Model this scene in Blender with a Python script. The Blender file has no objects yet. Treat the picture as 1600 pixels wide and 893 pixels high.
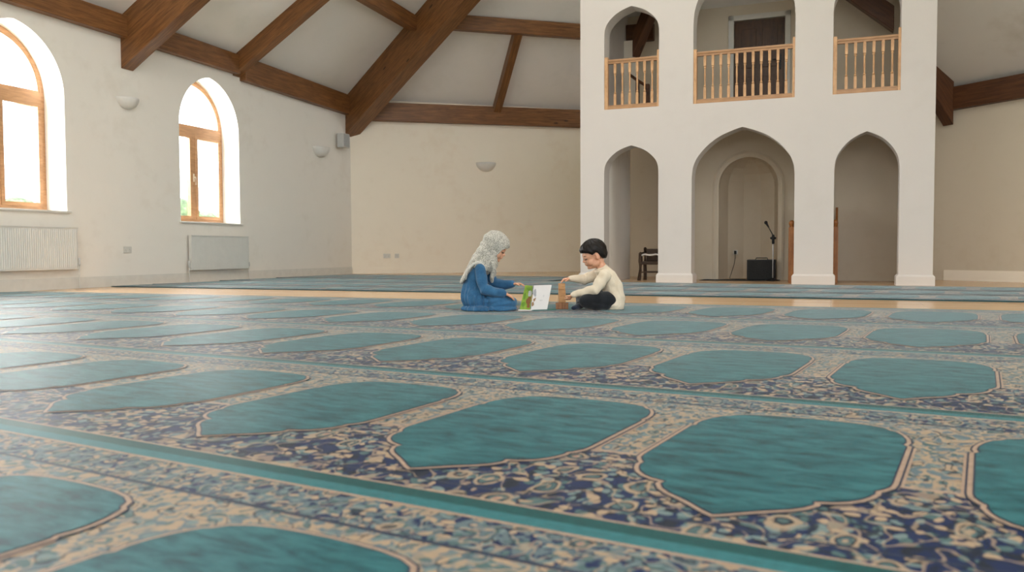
import bpy, bmesh, math, random
from mathutils import Vector, Matrix, Quaternion
from mathutils.geometry import tessellate_polygon
random.seed(7)
PI = math.pi
S = bpy.context.scene
COL = S.collection

# ------------------------------------------------------------------ helpers
def V2(x, y): return Vector((x, y))
def tag(o, label=None, cat=None, group=None, kind=None):
    if label: o['label'] = label
    if cat: o['category'] = cat
    if group: o['group'] = group
    if kind: o['kind'] = kind
    return o
def empty(name, loc, rz=0.0, parent=None, M=None):
    o = bpy.data.objects.new(name, None); o.empty_display_size = .1
    COL.objects.link(o)
    if M is not None: o.matrix_world = M
    else:
        o.location = loc; o.rotation_euler = (0, 0, rz)
    if parent: o.parent = parent
    return o
def link(name, me, mats, parent=None, M=None, smooth=False, kind=None):
    o = bpy.data.objects.new(name, me)
    if not isinstance(mats, (list, tuple)): mats = [mats]
    if not me.materials:
        for m in mats: me.materials.append(m)
    if smooth:
        for p in me.polygons: p.use_smooth = True
    COL.objects.link(o)
    if parent: o.parent = parent
    if M is not None: o.matrix_local = M
    if kind: o['kind'] = kind
    return o
def bm_obj(name, bm, mats, parent=None, M=None, smooth=False, kind=None, recalc=True):
    if recalc: bmesh.ops.recalc_face_normals(bm, faces=bm.faces)
    me = bpy.data.meshes.new(name); bm.to_mesh(me); bm.free()
    return link(name, me, mats, parent, M, smooth, kind)
def dup(o, parent=None, M=None):
    c = o.copy(); COL.objects.link(c)
    c.parent = parent
    if M is not None: c.matrix_local = M
    return c
def copy_tree(root):
    r = root.copy(); COL.objects.link(r)
    for ch in root.children:
        c = ch.copy(); COL.objects.link(c); c.parent = r
        c.matrix_parent_inverse = ch.matrix_parent_inverse.copy()
        for g in ch.children:
            d = g.copy(); COL.objects.link(d); d.parent = c
            d.matrix_parent_inverse = g.matrix_parent_inverse.copy()
    return r
def bx(bm, x0, x1, y0, y1, z0, z1, mi=0, bev=0):
    vs = [bm.verts.new(p) for p in ((x0,y0,z0),(x1,y0,z0),(x1,y1,z0),(x0,y1,z0),(x0,y0,z1),(x1,y0,z1),(x1,y1,z1),(x0,y1,z1))]
    fs = [bm.faces.new([vs[i] for i in f]) for f in ((0,3,2,1),(4,5,6,7),(0,1,5,4),(1,2,6,5),(2,3,7,6),(3,0,4,7))]
    for f in fs: f.material_index = mi
    if bev > 0:
        es = list({e for f in fs for e in f.edges})
        bmesh.ops.bevel(bm, geom=es, offset=bev, segments=2, affect='EDGES', profile=.6)
    return fs
def tube(bm, pts, rad, seg=14, up=Vector((0,0,1)), cap=True, mi=0, caps=3):
    """swept tube with elliptical sections; rad = scalar or (ra, rb): ra across, rb along up"""
    pts = [Vector(p) for p in pts]; n = len(pts)
    rad = [(r, r) if not isinstance(r, (tuple, list)) else r for r in rad]
    P, Rr, T = [], [], []
    for i in range(n):
        t = (pts[min(i+1, n-1)] - pts[max(i-1, 0)]).normalized()
        T.append(t)
    ring_pts = []
    if cap:
        for k in range(caps, 0, -1):
            a = k/(caps+.0)*PI/2*.97
            ring_pts.append((pts[0]-T[0]*math.sin(a)*min(rad[0]), T[0], (rad[0][0]*math.cos(a), rad[0][1]*math.cos(a))))
    for i in range(n): ring_pts.append((pts[i], T[i], rad[i]))
    if cap:
        for k in range(1, caps+1):
            a = k/(caps+.0)*PI/2*.97
            ring_pts.append((pts[-1]+T[-1]*math.sin(a)*min(rad[-1]), T[-1], (rad[-1][0]*math.cos(a), rad[-1][1]*math.cos(a))))
    rings = []
    ref = Vector(up)
    for (p, t, r) in ring_pts:
        side = t.cross(ref)
        if side.length < 1e-3: side = t.cross(Vector((0,1,0)))
        side.normalize(); u2 = side.cross(t).normalized()
        rings.append([bm.verts.new(p + side*math.cos(2*PI*k/seg)*r[0] + u2*math.sin(2*PI*k/seg)*r[1]) for k in range(seg)])
    for a, b in zip(rings[:-1], rings[1:]):
        for k in range(seg):
            f = bm.faces.new((a[k], a[(k+1) % seg], b[(k+1) % seg], b[k])); f.material_index = mi
    for rg in (rings[0], rings[-1]):
        f = bm.faces.new(rg); f.material_index = mi
def ell(bm, c, r, R=None, u=20, v=14, mi=0):
    M = Matrix.Translation(Vector(c))
    if R is not None: M = M @ R.to_4x4()
    M = M @ Matrix.Diagonal((r[0], r[1], r[2], 1))
    res = bmesh.ops.create_uvsphere(bm, u_segments=u, v_segments=v, radius=1, matrix=M)
    fs = {f for vv in res['verts'] for f in vv.link_faces}
    for f in fs: f.material_index = mi
    return res['verts']
def lathe(bm, prof, seg=20, mi=0, cx=0, cy=0, a0=0, a1=2*PI):
    full = abs(a1-a0-2*PI) < 1e-6
    n = seg if full else seg+1
    rings = []
    for (r, z) in prof:
        rings.append([bm.verts.new((cx+r*math.cos(a0+(a1-a0)*k/seg), cy+r*math.sin(a0+(a1-a0)*k/seg), z)) for k in range(n)])
    for a, b in zip(rings[:-1], rings[1:]):
        for k in range(seg if full else seg):
            k2 = (k+1) % n
            try:
                f = bm.faces.new((a[k], a[k2], b[k2], b[k])); f.material_index = mi
            except ValueError: pass
    bmesh.ops.remove_doubles(bm, verts=[v for r in rings for v in r], dist=1e-5)
def fuse(bm, voxel, smooth=4, factor=.6):
    """merge overlapping shells into one continuous skin"""
    bmesh.ops.recalc_face_normals(bm, faces=bm.faces)
    me = bpy.data.meshes.new('tmp'); bm.to_mesh(me); bm.free()
    o = bpy.data.objects.new('tmp', me); COL.objects.link(o)
    m = o.modifiers.new('r', 'REMESH'); m.mode = 'VOXEL'; m.voxel_size = voxel; m.adaptivity = 0
    if smooth:
        s = o.modifiers.new('s', 'SMOOTH'); s.iterations = smooth; s.factor = factor
    dg = bpy.context.evaluated_depsgraph_get()
    out = bpy.data.meshes.new_from_object(o.evaluated_get(dg))
    bpy.data.objects.remove(o); bpy.data.meshes.remove(me)
    out.materials.clear()
    return out
def cut(me, bm_cutter):
    bmesh.ops.recalc_face_normals(bm_cutter, faces=bm_cutter.faces)
    mc = bpy.data.meshes.new('c'); bm_cutter.to_mesh(mc); bm_cutter.free()
    a = bpy.data.objects.new('a', me); b = bpy.data.objects.new('b', mc)
    COL.objects.link(a); COL.objects.link(b)
    m = a.modifiers.new('b', 'BOOLEAN'); m.operation = 'DIFFERENCE'; m.object = b; m.solver = 'EXACT'
    dg = bpy.context.evaluated_depsgraph_get()
    out = bpy.data.meshes.new_from_object(a.evaluated_get(dg))
    bpy.data.objects.remove(a); bpy.data.objects.remove(b)
    out.materials.clear()
    return out
def trim_mesh(me, inside):
    bm = bmesh.new(); bm.from_mesh(me)
    bmesh.ops.delete(bm, geom=[v for v in bm.verts if inside(v.co)], context='VERTS')
    bm.to_mesh(me); bm.free(); return me
def in_ell(q, c, r, R):
    l = R.transposed() @ (Vector(q)-Vector(c)); return (l.x/r[0])**2+(l.y/r[1])**2+(l.z/r[2])**2 < 1
def panel_with_holes(name, outer, holes, thick, mats, frame, kind=None, parent=None, bevel=0):
    """flat wall in local (x=s, y=z up); extruded `thick` along frame's local +z"""
    cu = bpy.data.curves.new('c', 'CURVE'); cu.dimensions = '2D'; cu.fill_mode = 'BOTH'
    cu.extrude = thick/2
    for loop in [outer]+holes:
        sp = cu.splines.new('POLY'); sp.points.add(len(loop)-1)
        for p, q in zip(sp.points, loop): p.co = (q[0], q[1], 0, 1)
        sp.use_cyclic_u = True
    o = bpy.data.objects.new('c', cu); COL.objects.link(o)
    dg = bpy.context.evaluated_depsgraph_get()
    me = bpy.data.meshes.new_from_object(o.evaluated_get(dg))
    bpy.data.objects.remove(o)
    me.materials.clear()
    me.transform(Matrix.Translation((0, 0, thick/2)))
    bm = bmesh.new(); bm.from_mesh(me)
    bmesh.ops.remove_doubles(bm, verts=bm.verts, dist=1e-5)
    for f in bm.faces: f.smooth = False
    bmesh.ops.recalc_face_normals(bm, faces=bm.faces)
    bm.to_mesh(me); bm.free()
    o = link(name, me, mats, parent, None, False, kind)
    o.matrix_world = frame
    if bevel:
        b = o.modifiers.new('soft', 'BEVEL'); b.width = bevel; b.segments = 2; b.limit_method = 'ANGLE'; b.angle_limit = math.radians(50)
    return o

# ------------------------------------------------------------------ materials
def newmat(name):
    m = bpy.data.materials.new(name); m.use_nodes = True
    nt = m.node_tree; nt.nodes.clear()
    out = nt.nodes.new('ShaderNodeOutputMaterial'); p = nt.nodes.new('ShaderNodeBsdfPrincipled')
    nt.links.new(p.outputs[0], out.inputs[0])
    return m, nt, p
class G:
    """tiny node graph helper"""
    def __init__(s, nt): s.nt = nt
    def n(s, typ, ins=None, **kw):
        nd = s.nt.nodes.new(typ)
        for k, v in kw.items(): setattr(nd, k, v)
        for k, v in (ins or {}).items():
            sock = nd.inputs[k]
            if hasattr(v, 'is_output'): s.nt.links.new(v, sock)
            else: sock.default_value = v
        return nd
    def math(s, op, a, b=0.0, c=None):
        ins = {0: a, 1: b}
        if c is not None: ins[2] = c
        return s.n('ShaderNodeMath', ins, operation=op).outputs[0]
    def ramp(s, fac, stops, interp='LINEAR'):
        r = s.n('ShaderNodeValToRGB', {0: fac}); r.color_ramp.interpolation = interp
        el = r.color_ramp.elements
        while len(el) < len(stops): el.new(.5)
        for e, (p, c) in zip(el, stops):
            e.position = p; e.color = (*c, 1) if len(c) == 3 else c
        return r.outputs[0]
    def mix(s, f, a, b, mode='MIX'):
        nd = s.nt.nodes.new('ShaderNodeMix'); nd.data_type = 'RGBA'; nd.blend_type = mode
        for i, v in ((0, f), (6, a), (7, b)):
            if hasattr(v, 'is_output'): s.nt.links.new(v, nd.inputs[i])
            else: nd.inputs[i].default_value = (*v, 1) if isinstance(v, tuple) and len(v) == 3 else v
        return nd.outputs[2]
    def coords(s, kind='Object', scale=(1,1,1), rot=(0,0,0)):
        tc = s.n('ShaderNodeTexCoord')
        mp = s.n('ShaderNodeMapping', {0: tc.outputs[kind]})
        mp.inputs['Scale'].default_value = scale; mp.inputs['Rotation'].default_value = rot
        return mp.outputs[0]
    def noise(s, vec, scale, detail=3, rough=.55, dist=0):
        return s.n('ShaderNodeTexNoise', {'Vector': vec, 'Scale': scale, 'Detail': detail, 'Roughness': rough, 'Distortion': dist})
def lin(r, g, b):
    f = lambda c: (c/255/12.92) if c/255 <= .04045 else ((c/255+.055)/1.055)**2.4
    return (f(r), f(g), f(b))
def plain(name, col, rough=.6, var=.06, scale=8, bump=0.0, bscale=60, metal=0, spec=.4, **kw):
    m, nt, p = newmat(name); g = G(nt)
    v = g.coords('Object'); nz = g.noise(v, scale, 4)
    d = tuple(c*(1-var*2) for c in col); l = tuple(min(1, c*(1+var)) for c in col)
    nt.links.new(g.ramp(nz.outputs[0], [(.3, d), (.7, l)]), p.inputs['Base Color'])
    p.inputs['Roughness'].default_value = rough; p.inputs['Metallic'].default_value = metal
    p.inputs['Specular IOR Level'].default_value = spec
    if bump:
        nb = g.noise(v, bscale, 3)
        b = g.n('ShaderNodeBump', {'Height': nb.outputs[0], 'Strength': bump, 'Distance': .01})
        nt.links.new(b.outputs[0], p.inputs['Normal'])
    for k, x in kw.items(): p.inputs[k].default_value = x
    return m
def wood(name, dark, light, rough=.45, scale=(1.2, 14, 14), knots=True, bump=.15, spec=.4):
    m, nt, p = newmat(name); g = G(nt)
    v = g.coords('Object', scale)
    n1 = g.noise(v, 2.2, 6, .6, .6)
    n2 = g.noise(g.coords('Object', (scale[0]*.5, scale[1]*3.5, scale[2]*3.5)), 3, 3)
    f = g.math('ADD', g.math('MULTIPLY', n1.outputs[0], .7), g.math('MULTIPLY', n2.outputs[0], .3))
    c = g.ramp(f, [(.34, dark), (.5, tuple((a+b)/2 for a, b in zip(dark, light))), (.66, light)])
    if knots:
        vo = g.n('ShaderNodeTexVoronoi', {'Vector': g.coords('Object', (1.3, 4, 4)), 'Scale': 1.1})
        k = g.ramp(vo.outputs['Distance'], [(.0, (0,0,0)), (.07, (0,0,0)), (.11, (1,1,1))])
        c = g.mix(k, tuple(x*.45 for x in dark), c)
    nt.links.new(c, p.inputs['Base Color'])
    p.inputs['Roughness'].default_value = rough; p.inputs['Specular IOR Level'].default_value = spec
    b = g.n('ShaderNodeBump', {'Height': f, 'Strength': bump, 'Distance': .004})
    nt.links.new(b.outputs[0], p.inputs['Normal'])
    return m
M = {}
def wallmat(name, col, dirt=(.82, .8, .76)):
    m, nt, p = newmat(name); g = G(nt)
    v = g.coords('Object')
    n1 = g.noise(v, .55, 4, .6); n2 = g.noise(v, 3.5, 5, .6)
    f = g.math('ADD', g.math('MULTIPLY', n1.outputs[0], .6), g.math('MULTIPLY', n2.outputs[0], .4))
    nt.links.new(g.ramp(f, [(.28, tuple(a*b for a, b in zip(col, dirt))), (.46, col), (.8, tuple(min(1, c*1.03) for c in col))]), p.inputs['Base Color'])
    nb = g.noise(v, 45, 4, .6)
    b = g.n('ShaderNodeBump', {'Height': nb.outputs[0], 'Strength': .12, 'Distance': .006})
    nt.links.new(b.outputs[0], p.inputs['Normal'])
    p.inputs['Roughness'].default_value = .85; p.inputs['Specular IOR Level'].default_value = .2
    return m
M['wall'] = wallmat('cream_plaster', (.80, .76, .695), (.9, .885, .86))
M['wallback'] = wallmat('warm_plaster', (.88, .80, .675), (.93, .89, .85))
M['inner'] = wallmat('shade_toned_plaster', (.46, .38, .29)) if False else wallmat('inner_plaster', (.66, .575, .455), (.93, .9, .86))
M['wallright'] = wallmat('shade_toned_wall_plaster', (.64, .56, .44), (.92, .89, .84))  # darker wall plaster; the dim light on this side is put into the colour
M['arcade'] = wallmat('white_plaster', (.60, .553, .512), (.95, .945, .935))
M['reveal'] = wallmat('window_reveal_plaster', (.84, .83, .80))
M['ceil'] = wallmat('ceiling_plaster', (.80, .775, .745), (.93, .93, .92))
M['trimw'] = plain('painted_trim', (.68, .655, .6), .45, .03)
M['beam'] = wood('stained_beam_timber', lin(88, 54, 29), lin(142, 96, 54), .42)
M['beamdark'] = wood('shade_toned_beam_timber', lin(60, 33, 17), lin(100, 62, 34), .5)  # darker copy of the beam stain, with shade painted into the colour
M['oak'] = wood('oak_joinery', lin(150, 110, 76), lin(186, 144, 104), .38, (2, 12, 12), False, .08)
M['oakv'] = wood('oak_turned', lin(176, 132, 90), lin(214, 170, 126), .38, (12, 12, 2), False, .06)
M['doorwood'] = wood('dark_door_timber', lin(62, 40, 24), lin(92, 62, 38), .4, (9, 9, 1.2), False, .06)
M['pulpit'] = wood('pulpit_oak', lin(128, 78, 36), lin(172, 112, 58), .4, (10, 10, 1.5), False, .06)
M['stoolwood'] = wood('old_chair_timber', lin(48, 34, 24), lin(80, 58, 40), .5, (8, 8, 8), False)
M['block'] = wood('beech_blocks', lin(150, 104, 62), lin(196, 148, 98), .5, (8, 8, 60), False, .05)
M['block2'] = wood('walnut_blocks', lin(116, 74, 46), lin(156, 106, 68), .5, (60, 8, 8), False, .05)
M['white'] = plain('white_enamel', (.66, .65, .61), .35, .02)
M['plasterlamp'] = plain('plaster_uplighter', (.72, .7, .66), .7, .03)
M['plastic'] = plain('grey_plastic', (.55, .55, .53), .4, .04)
M['socket'] = plain('socket_plastic', (.62, .6, .55), .35, .02)
M['black'] = plain('black_vinyl', (.012, .012, .013), .55, .2, 30, .2, 200)
M['blackmetal'] = plain('black_metal', (.02, .02, .022), .35, .1, metal=.6)
M['steel'] = plain('brushed_steel', (.42, .42, .42), .3, .05, metal=1)
M['brass'] = plain('window_handle_metal', (.7, .64, .52), .3, .05, metal=.8)
M['matblack'] = plain('dark_mat', (.02, .026, .03), .9, .2, 20)
M['tealmat'] = plain('dark_teal_rug', (.02, .08, .09), .95, .2, 20)
M['paper'] = plain('cream_paper', (.78, .76, .72), .6, .03)
M['edge'] = plain('carpet_binding', (.02, .07, .085), .95, .15)
M['underlay'] = plain('carpet_backing', (.03, .05, .06), .95, .1)
def glassmat():
    m, nt, p = newmat('window_glass'); g = G(nt)
    out = [n for n in nt.nodes if n.type == 'OUTPUT_MATERIAL'][0]
    tr = g.n('ShaderNodeBsdfTransparent', {0: (.97, .98, .98, 1)}); gl = g.n('ShaderNodeBsdfGlossy', {0: (1,1,1,1), 'Roughness': .02})
    mx = g.n('ShaderNodeMixShader', {0: .05, 1: tr.outputs[0], 2: gl.outputs[0]})
    nt.links.new(mx.outputs[0], out.inputs[0]); nt.nodes.remove(p)
    return m
M['glass'] = glassmat()
def floormat():
    m, nt, p = newmat('honey_wood_floor'); g = G(nt)
    v = g.coords('Object', (1,1,1), (0,0,math.radians(21)))
    br = g.n('ShaderNodeTexBrick', {'Vector': v, 'Scale': 1.0, 'Mortar Size': .002, 'Brick Width': 1.6, 'Row Height': .09, 'Color1': (*lin(224,190,150),1), 'Color2': (*lin(212,174,132),1), 'Mortar': (*lin(120,84,52),1)})
    n = g.noise(g.coords('Object', (1.5, 22, 1), (0,0,math.radians(21))), 2, 5)
    c = g.mix(g.math('MULTIPLY', n.outputs[0], .45), br.outputs[0], lin(176, 134, 94))
    nt.links.new(c, p.inputs['Base Color'])
    p.inputs['Roughness'].default_value = .2; p.inputs['Specular IOR Level'].default_value = .55
    return m
M['floor'] = floormat()

# --- carpet shaders (UV = metres along and across the row)
NAVY, INK, TAN, SAGE, PALE = lin(10,34,74), lin(16,28,44), lin(166,142,116), lin(72,98,98), lin(108,126,124)
TEAL, TEALD, TEALL = lin(20,84,90), lin(5,55,60), lin(46,108,112)
def carpet_common(g, nt, p, col, rough=.5):
    # fibres: fine speckle and a soft sheen
    uv = g.coords('UV')
    sp = g.noise(uv, 320, 2)
    c = g.mix(.22, col, g.ramp(sp.outputs[0], [(.3, (.15,.15,.15)), (.7, (1,1,1))]), 'MULTIPLY')
    nt.links.new(c, p.inputs['Base Color'])
    p.inputs['Roughness'].default_value = rough; p.inputs['Specular IOR Level'].default_value = .22
    p.inputs['Sheen Weight'].default_value = .42; p.inputs['Sheen Roughness'].default_value = .13
    p.inputs['Sheen Tint'].default_value = (.9, .97, 1, 1)
    b = g.n('ShaderNodeBump', {'Height': sp.outputs[0], 'Strength': .25, 'Distance': .003})
    nt.links.new(b.outputs[0], p.inputs['Normal'])
def tealmat(name, d=0):
    m, nt, p = newmat(name); g = G(nt)
    n1 = g.noise(g.coords('UV', (4.5, 13, 1)), 1.6, 5, .62, .5)
    n2 = g.noise(g.coords('UV', (14, 60, 1)), 1.6, 3, .6)
    f = g.math('ADD', g.math('MULTIPLY', n1.outputs[0], .75), g.math('MULTIPLY', n2.outputs[0], .25))
    c = g.ramp(f, [(.36, TEALD), (.47, TEAL), (.60, TEALL)])
    carpet_common(g, nt, p, c); return m
def floral(name, base, base2, scale=1.0, navy_amt=.5):
    m, nt, p = newmat(name); g = G(nt)
    uv = g.coords('UV', (1, .8, 1))
    wob = g.noise(uv, 9*scale, 2)
    vadd = g.n('ShaderNodeVectorMath', {0: uv, 1: wob.outputs[1]}, operation='MULTIPLY_ADD')
    # vec = wob*0.06 + uv
    vadd = g.n('ShaderNodeVectorMath', {0: wob.outputs[1], 1: (.07/scale, .07/scale, 0), 2: uv}, operation='MULTIPLY_ADD')
    vv = vadd.outputs[0]
    # small patches of two grounds
    pn = g.noise(vv, 30*scale, 2, .5)
    c = g.ramp(pn.outputs[0], [(0, base), (.5-.12*(1-2*navy_amt), base), (.56-.12*(1-2*navy_amt), base2)], 'LINEAR')
    # scrolling leaves
    v2 = g.n('ShaderNodeTexVoronoi', {'Vector': vv, 'Scale': 34*scale, 'Randomness': 1.0})
    leaf = g.ramp(v2.outputs['Distance'], [(.0, (1,1,1)), (.36, (1,1,1)), (.42, (0,0,0))])
    leafcol = g.ramp(v2.outputs['Color'], [(.0, SAGE), (.38, PALE), (.62, TAN), (.85, SAGE)], 'CONSTANT')
    c = g.mix(leaf, c, leafcol)
    v3 = g.n('ShaderNodeTexVoronoi', {'Vector': g.n('ShaderNodeMapping', {0: vv, 'Rotation': (0, 0, .7), 'Scale': (1, 1.9, 1)}).outputs[0], 'Scale': 21*scale, 'Randomness': 1.0})
    leaf3 = g.ramp(v3.outputs['Distance'], [(.0, (1,1,1)), (.34, (1,1,1)), (.39, (0,0,0))])
    lc3 = g.ramp(v3.outputs['Color'], [(.0, TAN), (.40, SAGE), (.55, PALE), (.75, base), (.85, TAN)], 'CONSTANT')
    c = g.mix(leaf3, c, lc3)
    # rosettes with rings
    v1 = g.n('ShaderNodeTexVoronoi', {'Vector': vv, 'Scale': 9.5*scale, 'Randomness': .75})
    ring = v1.outputs['Distance']
    ros = g.ramp(ring, [(0, lin(170,120,105)), (.07, TAN), (.12, SAGE), (.2, INK if navy_amt > .4 else SAGE), (.235, TAN), (.31, PALE)], 'CONSTANT')
    rm = g.ramp(ring, [(0, (1,1,1)), (.30, (1,1,1)), (.34, (0,0,0))])
    c = g.mix(g.math('MULTIPLY', rm, .85), c, ros)
    # stems
    ns = g.noise(vv, 15*scale, 1, .4)
    st = g.math('ABSOLUTE', g.math('SUBTRACT', ns.outputs[0], .5))
    sm = g.ramp(st, [(0, (1,1,1)), (.014, (1,1,1)), (.024, (0,0,0))])
    c = g.mix(g.math('MULTIPLY', sm, .6), c, TAN)
    st2 = g.math('ABSOLUTE', g.math('SUBTRACT', ns.outputs[0], .42))
    sm2 = g.ramp(st2, [(0, (1,1,1)), (.010, (1,1,1)), (.018, (0,0,0))])
    c = g.mix(g.math('MULTIPLY', sm2, .8), c, INK)
    carpet_common(g, nt, p, c, .52); return m
def carpet_plain(name, col, var=.15):
    m, nt, p = newmat(name); g = G(nt)
    n = g.noise(g.coords('UV', (1, 1, 1)), 40, 3)
    c = g.ramp(n.outputs[0], [(.3, tuple(x*(1-var) for x in col)), (.7, tuple(min(1, x*(1+var)) for x in col))])
    carpet_common(g, nt, p, c); return m
CM = [floral('carpet_floral_light', TAN, lin(92,110,116), 1.25, .3),      # 0
      floral('carpet_floral_navy', NAVY, INK, 1.0, .6),       # 1
      carpet_plain('carpet_outline_tan', lin(166,140,120)),   # 2
      carpet_plain('carpet_outline_ink', lin(40,50,70)),      # 3
      tealmat('carpet_teal_field'),                           # 4
      carpet_plain('carpet_teal_stripe', lin(44,108,112)),    # 5
      carpet_plain('carpet_green_stripe', lin(8,74,74)),     # 6
      M['edge'],                                              # 7
      floral('carpet_floral_border', lin(92,108,112), NAVY, 1.35, .5)]  # 8

# ------------------------------------------------------------------ world frame
A = V2(-6.684, 10.848); C = V2(-3.664, 19.055); E = V2(1.688, 20.482)
Dl = (C-A).normalized(); Nl = V2(Dl.y, -Dl.x)
Db = (E-C).normalized(); Nb = V2(Db.y, -Db.x)
F0 = V2(1.1157, 13.542); F1 = V2(5.903, 11.6687)
Df = (F1-F0).normalized(); Nf = V2(-Df.y, Df.x)      # Nf points away from the hall (deeper)
R0 = V2(7.15, 13.80); R1 = V2(7.856, 12.756)
Dr = (R1-R0).normalized(); Nr = V2(Dr.y, -Dr.x)
YAW = -.515
U = V2(math.cos(YAW), math.sin(YAW)); Vd = V2(-math.sin(YAW), math.cos(YAW))
def fr(O, D, Nrm, n=0.0, z=0.0):
    """frame: local x along D, local y up, local z along Nrm (thickness)"""
    o = O + Nrm*n
    m = Matrix(((D.x, 0, Nrm.x, o.x), (D.y, 0, Nrm.y, o.y), (0, 1, 0, z), (0, 0, 0, 1)))
    return m
def fz(O, D, Nrm, s=0.0, n=0.0, z=0.0):
    """frame for furniture: local x along D, local y along Nrm, local z up"""
    o = O + D*s + Nrm*n
    return Matrix(((D.x, Nrm.x, 0, o.x), (D.y, Nrm.y, 0, o.y), (0, 0, 1, z), (0, 0, 0, 1)))

# ------------------------------------------------------------------ camera
cam = bpy.data.cameras.new('camera'); co = bpy.data.objects.new('camera', cam); COL.objects.link(co)
HC = .52
pit = -math.atan(55.5/1300); ro = -.004
fw = Vector((0, math.cos(pit), math.sin(pit))); upc = Vector((0, -math.sin(pit), math.cos(pit))); X = Vector((1,0,0))
rt = X*math.cos(ro) + upc*math.sin(ro); up = -X*math.sin(ro) + upc*math.cos(ro)
mw = Matrix((( rt.x, up.x, -fw.x, 0), (rt.y, up.y, -fw.y, 0), (rt.z, up.z, -fw.z, HC), (0,0,0,1)))
co.matrix_world = mw
cam.sensor_width = 36; cam.lens = 1300/1600*36; cam.clip_end = 200; cam.clip_start = .02
cam.dof.use_dof = True; cam.dof.focus_distance = 7.05; cam.dof.aperture_fstop = 3.5
S.camera = co

# ------------------------------------------------------------------ room shell
bm = bmesh.new()
vs = [bm.verts.new((x, y, 0)) for x, y in ((-14,-6),(14,-6),(14,24),(-14,24))]
# floor polygon follows the walls
bm.free(); bm = bmesh.new()
A0 = A - Dl*14.5
E2 = C + Db*9.2
R2 = R0 + Dr*16
poly = [A0-Nl*.2, C+(-Nl-Nb)*.15, E2-Nb*.2, R0+V2(.3,.3), R2-Nr*.2, V2(R2.x, A0.y)]
f = bm.faces.new([bm.verts.new((p.x, p.y, 0)) for p in poly])
r = bmesh.ops.extrude_face_region(bm, geom=[f])
for v in r['geom']:
    if isinstance(v, bmesh.types.BMVert): v.co.z = -.2
bm_obj('floor', bm, M['floor'], kind='structure')
# outside ground
bm = bmesh.new()
bm.faces.new([bm.verts.new(p) for p in ((-60,-30,-.35),(60,-30,-.35),(60,80,-.35),(-60,80,-.35))])
bm_obj('ground', bm, plain('outside_grass', (.16,.24,.08), .9, .2, 3), kind='structure')

def pointed(x0, x1, zs, za, n=14):
    """two-centred pointed arch outline points from right spring over apex to left spring"""
    w = (x1-x0)/2; h = za-zs; r = (h*h+w*w)/(2*w); cx = (x0+x1)/2; pts = []
    amax = math.asin(min(1, h/r))
    for k in range(n+1):
        a = amax*k/n
        pts.append((x1-r+r*math.cos(a), zs+r*math.sin(a)))
    left = [(2*cx-p[0], p[1]) for p in reversed(pts[:-1])]
    return pts+left
FC = [(0,0),(.008,.1),(.02,.2),(.05,.3),(.09,.39),(.138,.46),(.2,.54),(.276,.62),(.37,.705),(.48,.787),(.58,.845),(.69,.895),(.82,.945),(.93,.982),(1,1)]
def fourc(x0, x1, zs, za):
    """shouldered, nearly straight topped pointed arch"""
    w = (x1-x0)/2; h = za-zs
    L = [(x0+w*a, zs+h*b) for a, b in FC]
    Rr = [(x1-w*a, zs+h*b) for a, b in FC]
    return Rr + list(reversed(L[:-1]))
TW = .47                                   # outer wall thickness
LW = (C-A).length
# left wall with three arched windows (one lies behind the camera's left)
def wopen(c, z0, zs, za, w=.76): return [(c-w, z0), (c+w, z0)] + pointed(c-w, c+w, zs, za)
WINS = [(.31, 1.10, 2.72, 3.61), (4.08, 1.03, 2.66, 3.55), (-3.46, 1.12, 2.76, 3.66)]
panel_with_holes('wall_left', [(-14.5, -.2), (LW+.35, -.2), (LW+.35, 4.6), (-14.5, 4.6)],
    [wopen(*w) for w in WINS], TW, M['wall'], fr(A, Dl, -Nl), kind='structure')
panel_with_holes('wall_back', [(-.05, -.2), (9.3, -.2), (9.3, 4.5), (-.05, 4.5)], [], .3, M['wallback'], fr(C, Db, -Nb), kind='structure')
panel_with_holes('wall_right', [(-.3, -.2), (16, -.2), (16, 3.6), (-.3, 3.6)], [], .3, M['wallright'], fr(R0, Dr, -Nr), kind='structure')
Dk = (E2-R0).normalized(); Nk = V2(-Dk.y, Dk.x)
panel_with_holes('wall_back_right', [(.0, -.2), ((E2-R0).length+.1, -.2), ((E2-R0).length+.1, 4.4), (.0, 4.4)], [], .3, M['wallback'], fr(R0, Dk, -Nk if Nk.x < 0 else Nk), kind='structure')

bm = bmesh.new()
for q in ((-14, 15, -6.3, -6, -.2, 1.2), (-14, 15, -6.3, -6, 4.2, 8), (-14, -5, -6.3, -6, 1.2, 4.2), (7, 15, -6.3, -6, 1.2, 4.2), (-1.2, -.4, -6.3, -6, 1.2, 4.2), (2.8, 3.6, -6.3, -6, 1.2, 4.2)): bx(bm, *q)
bm_obj('wall_rear', bm, M['wall'], kind='structure')  # behind the camera, unseen; added to block low sky light from the floor
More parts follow.
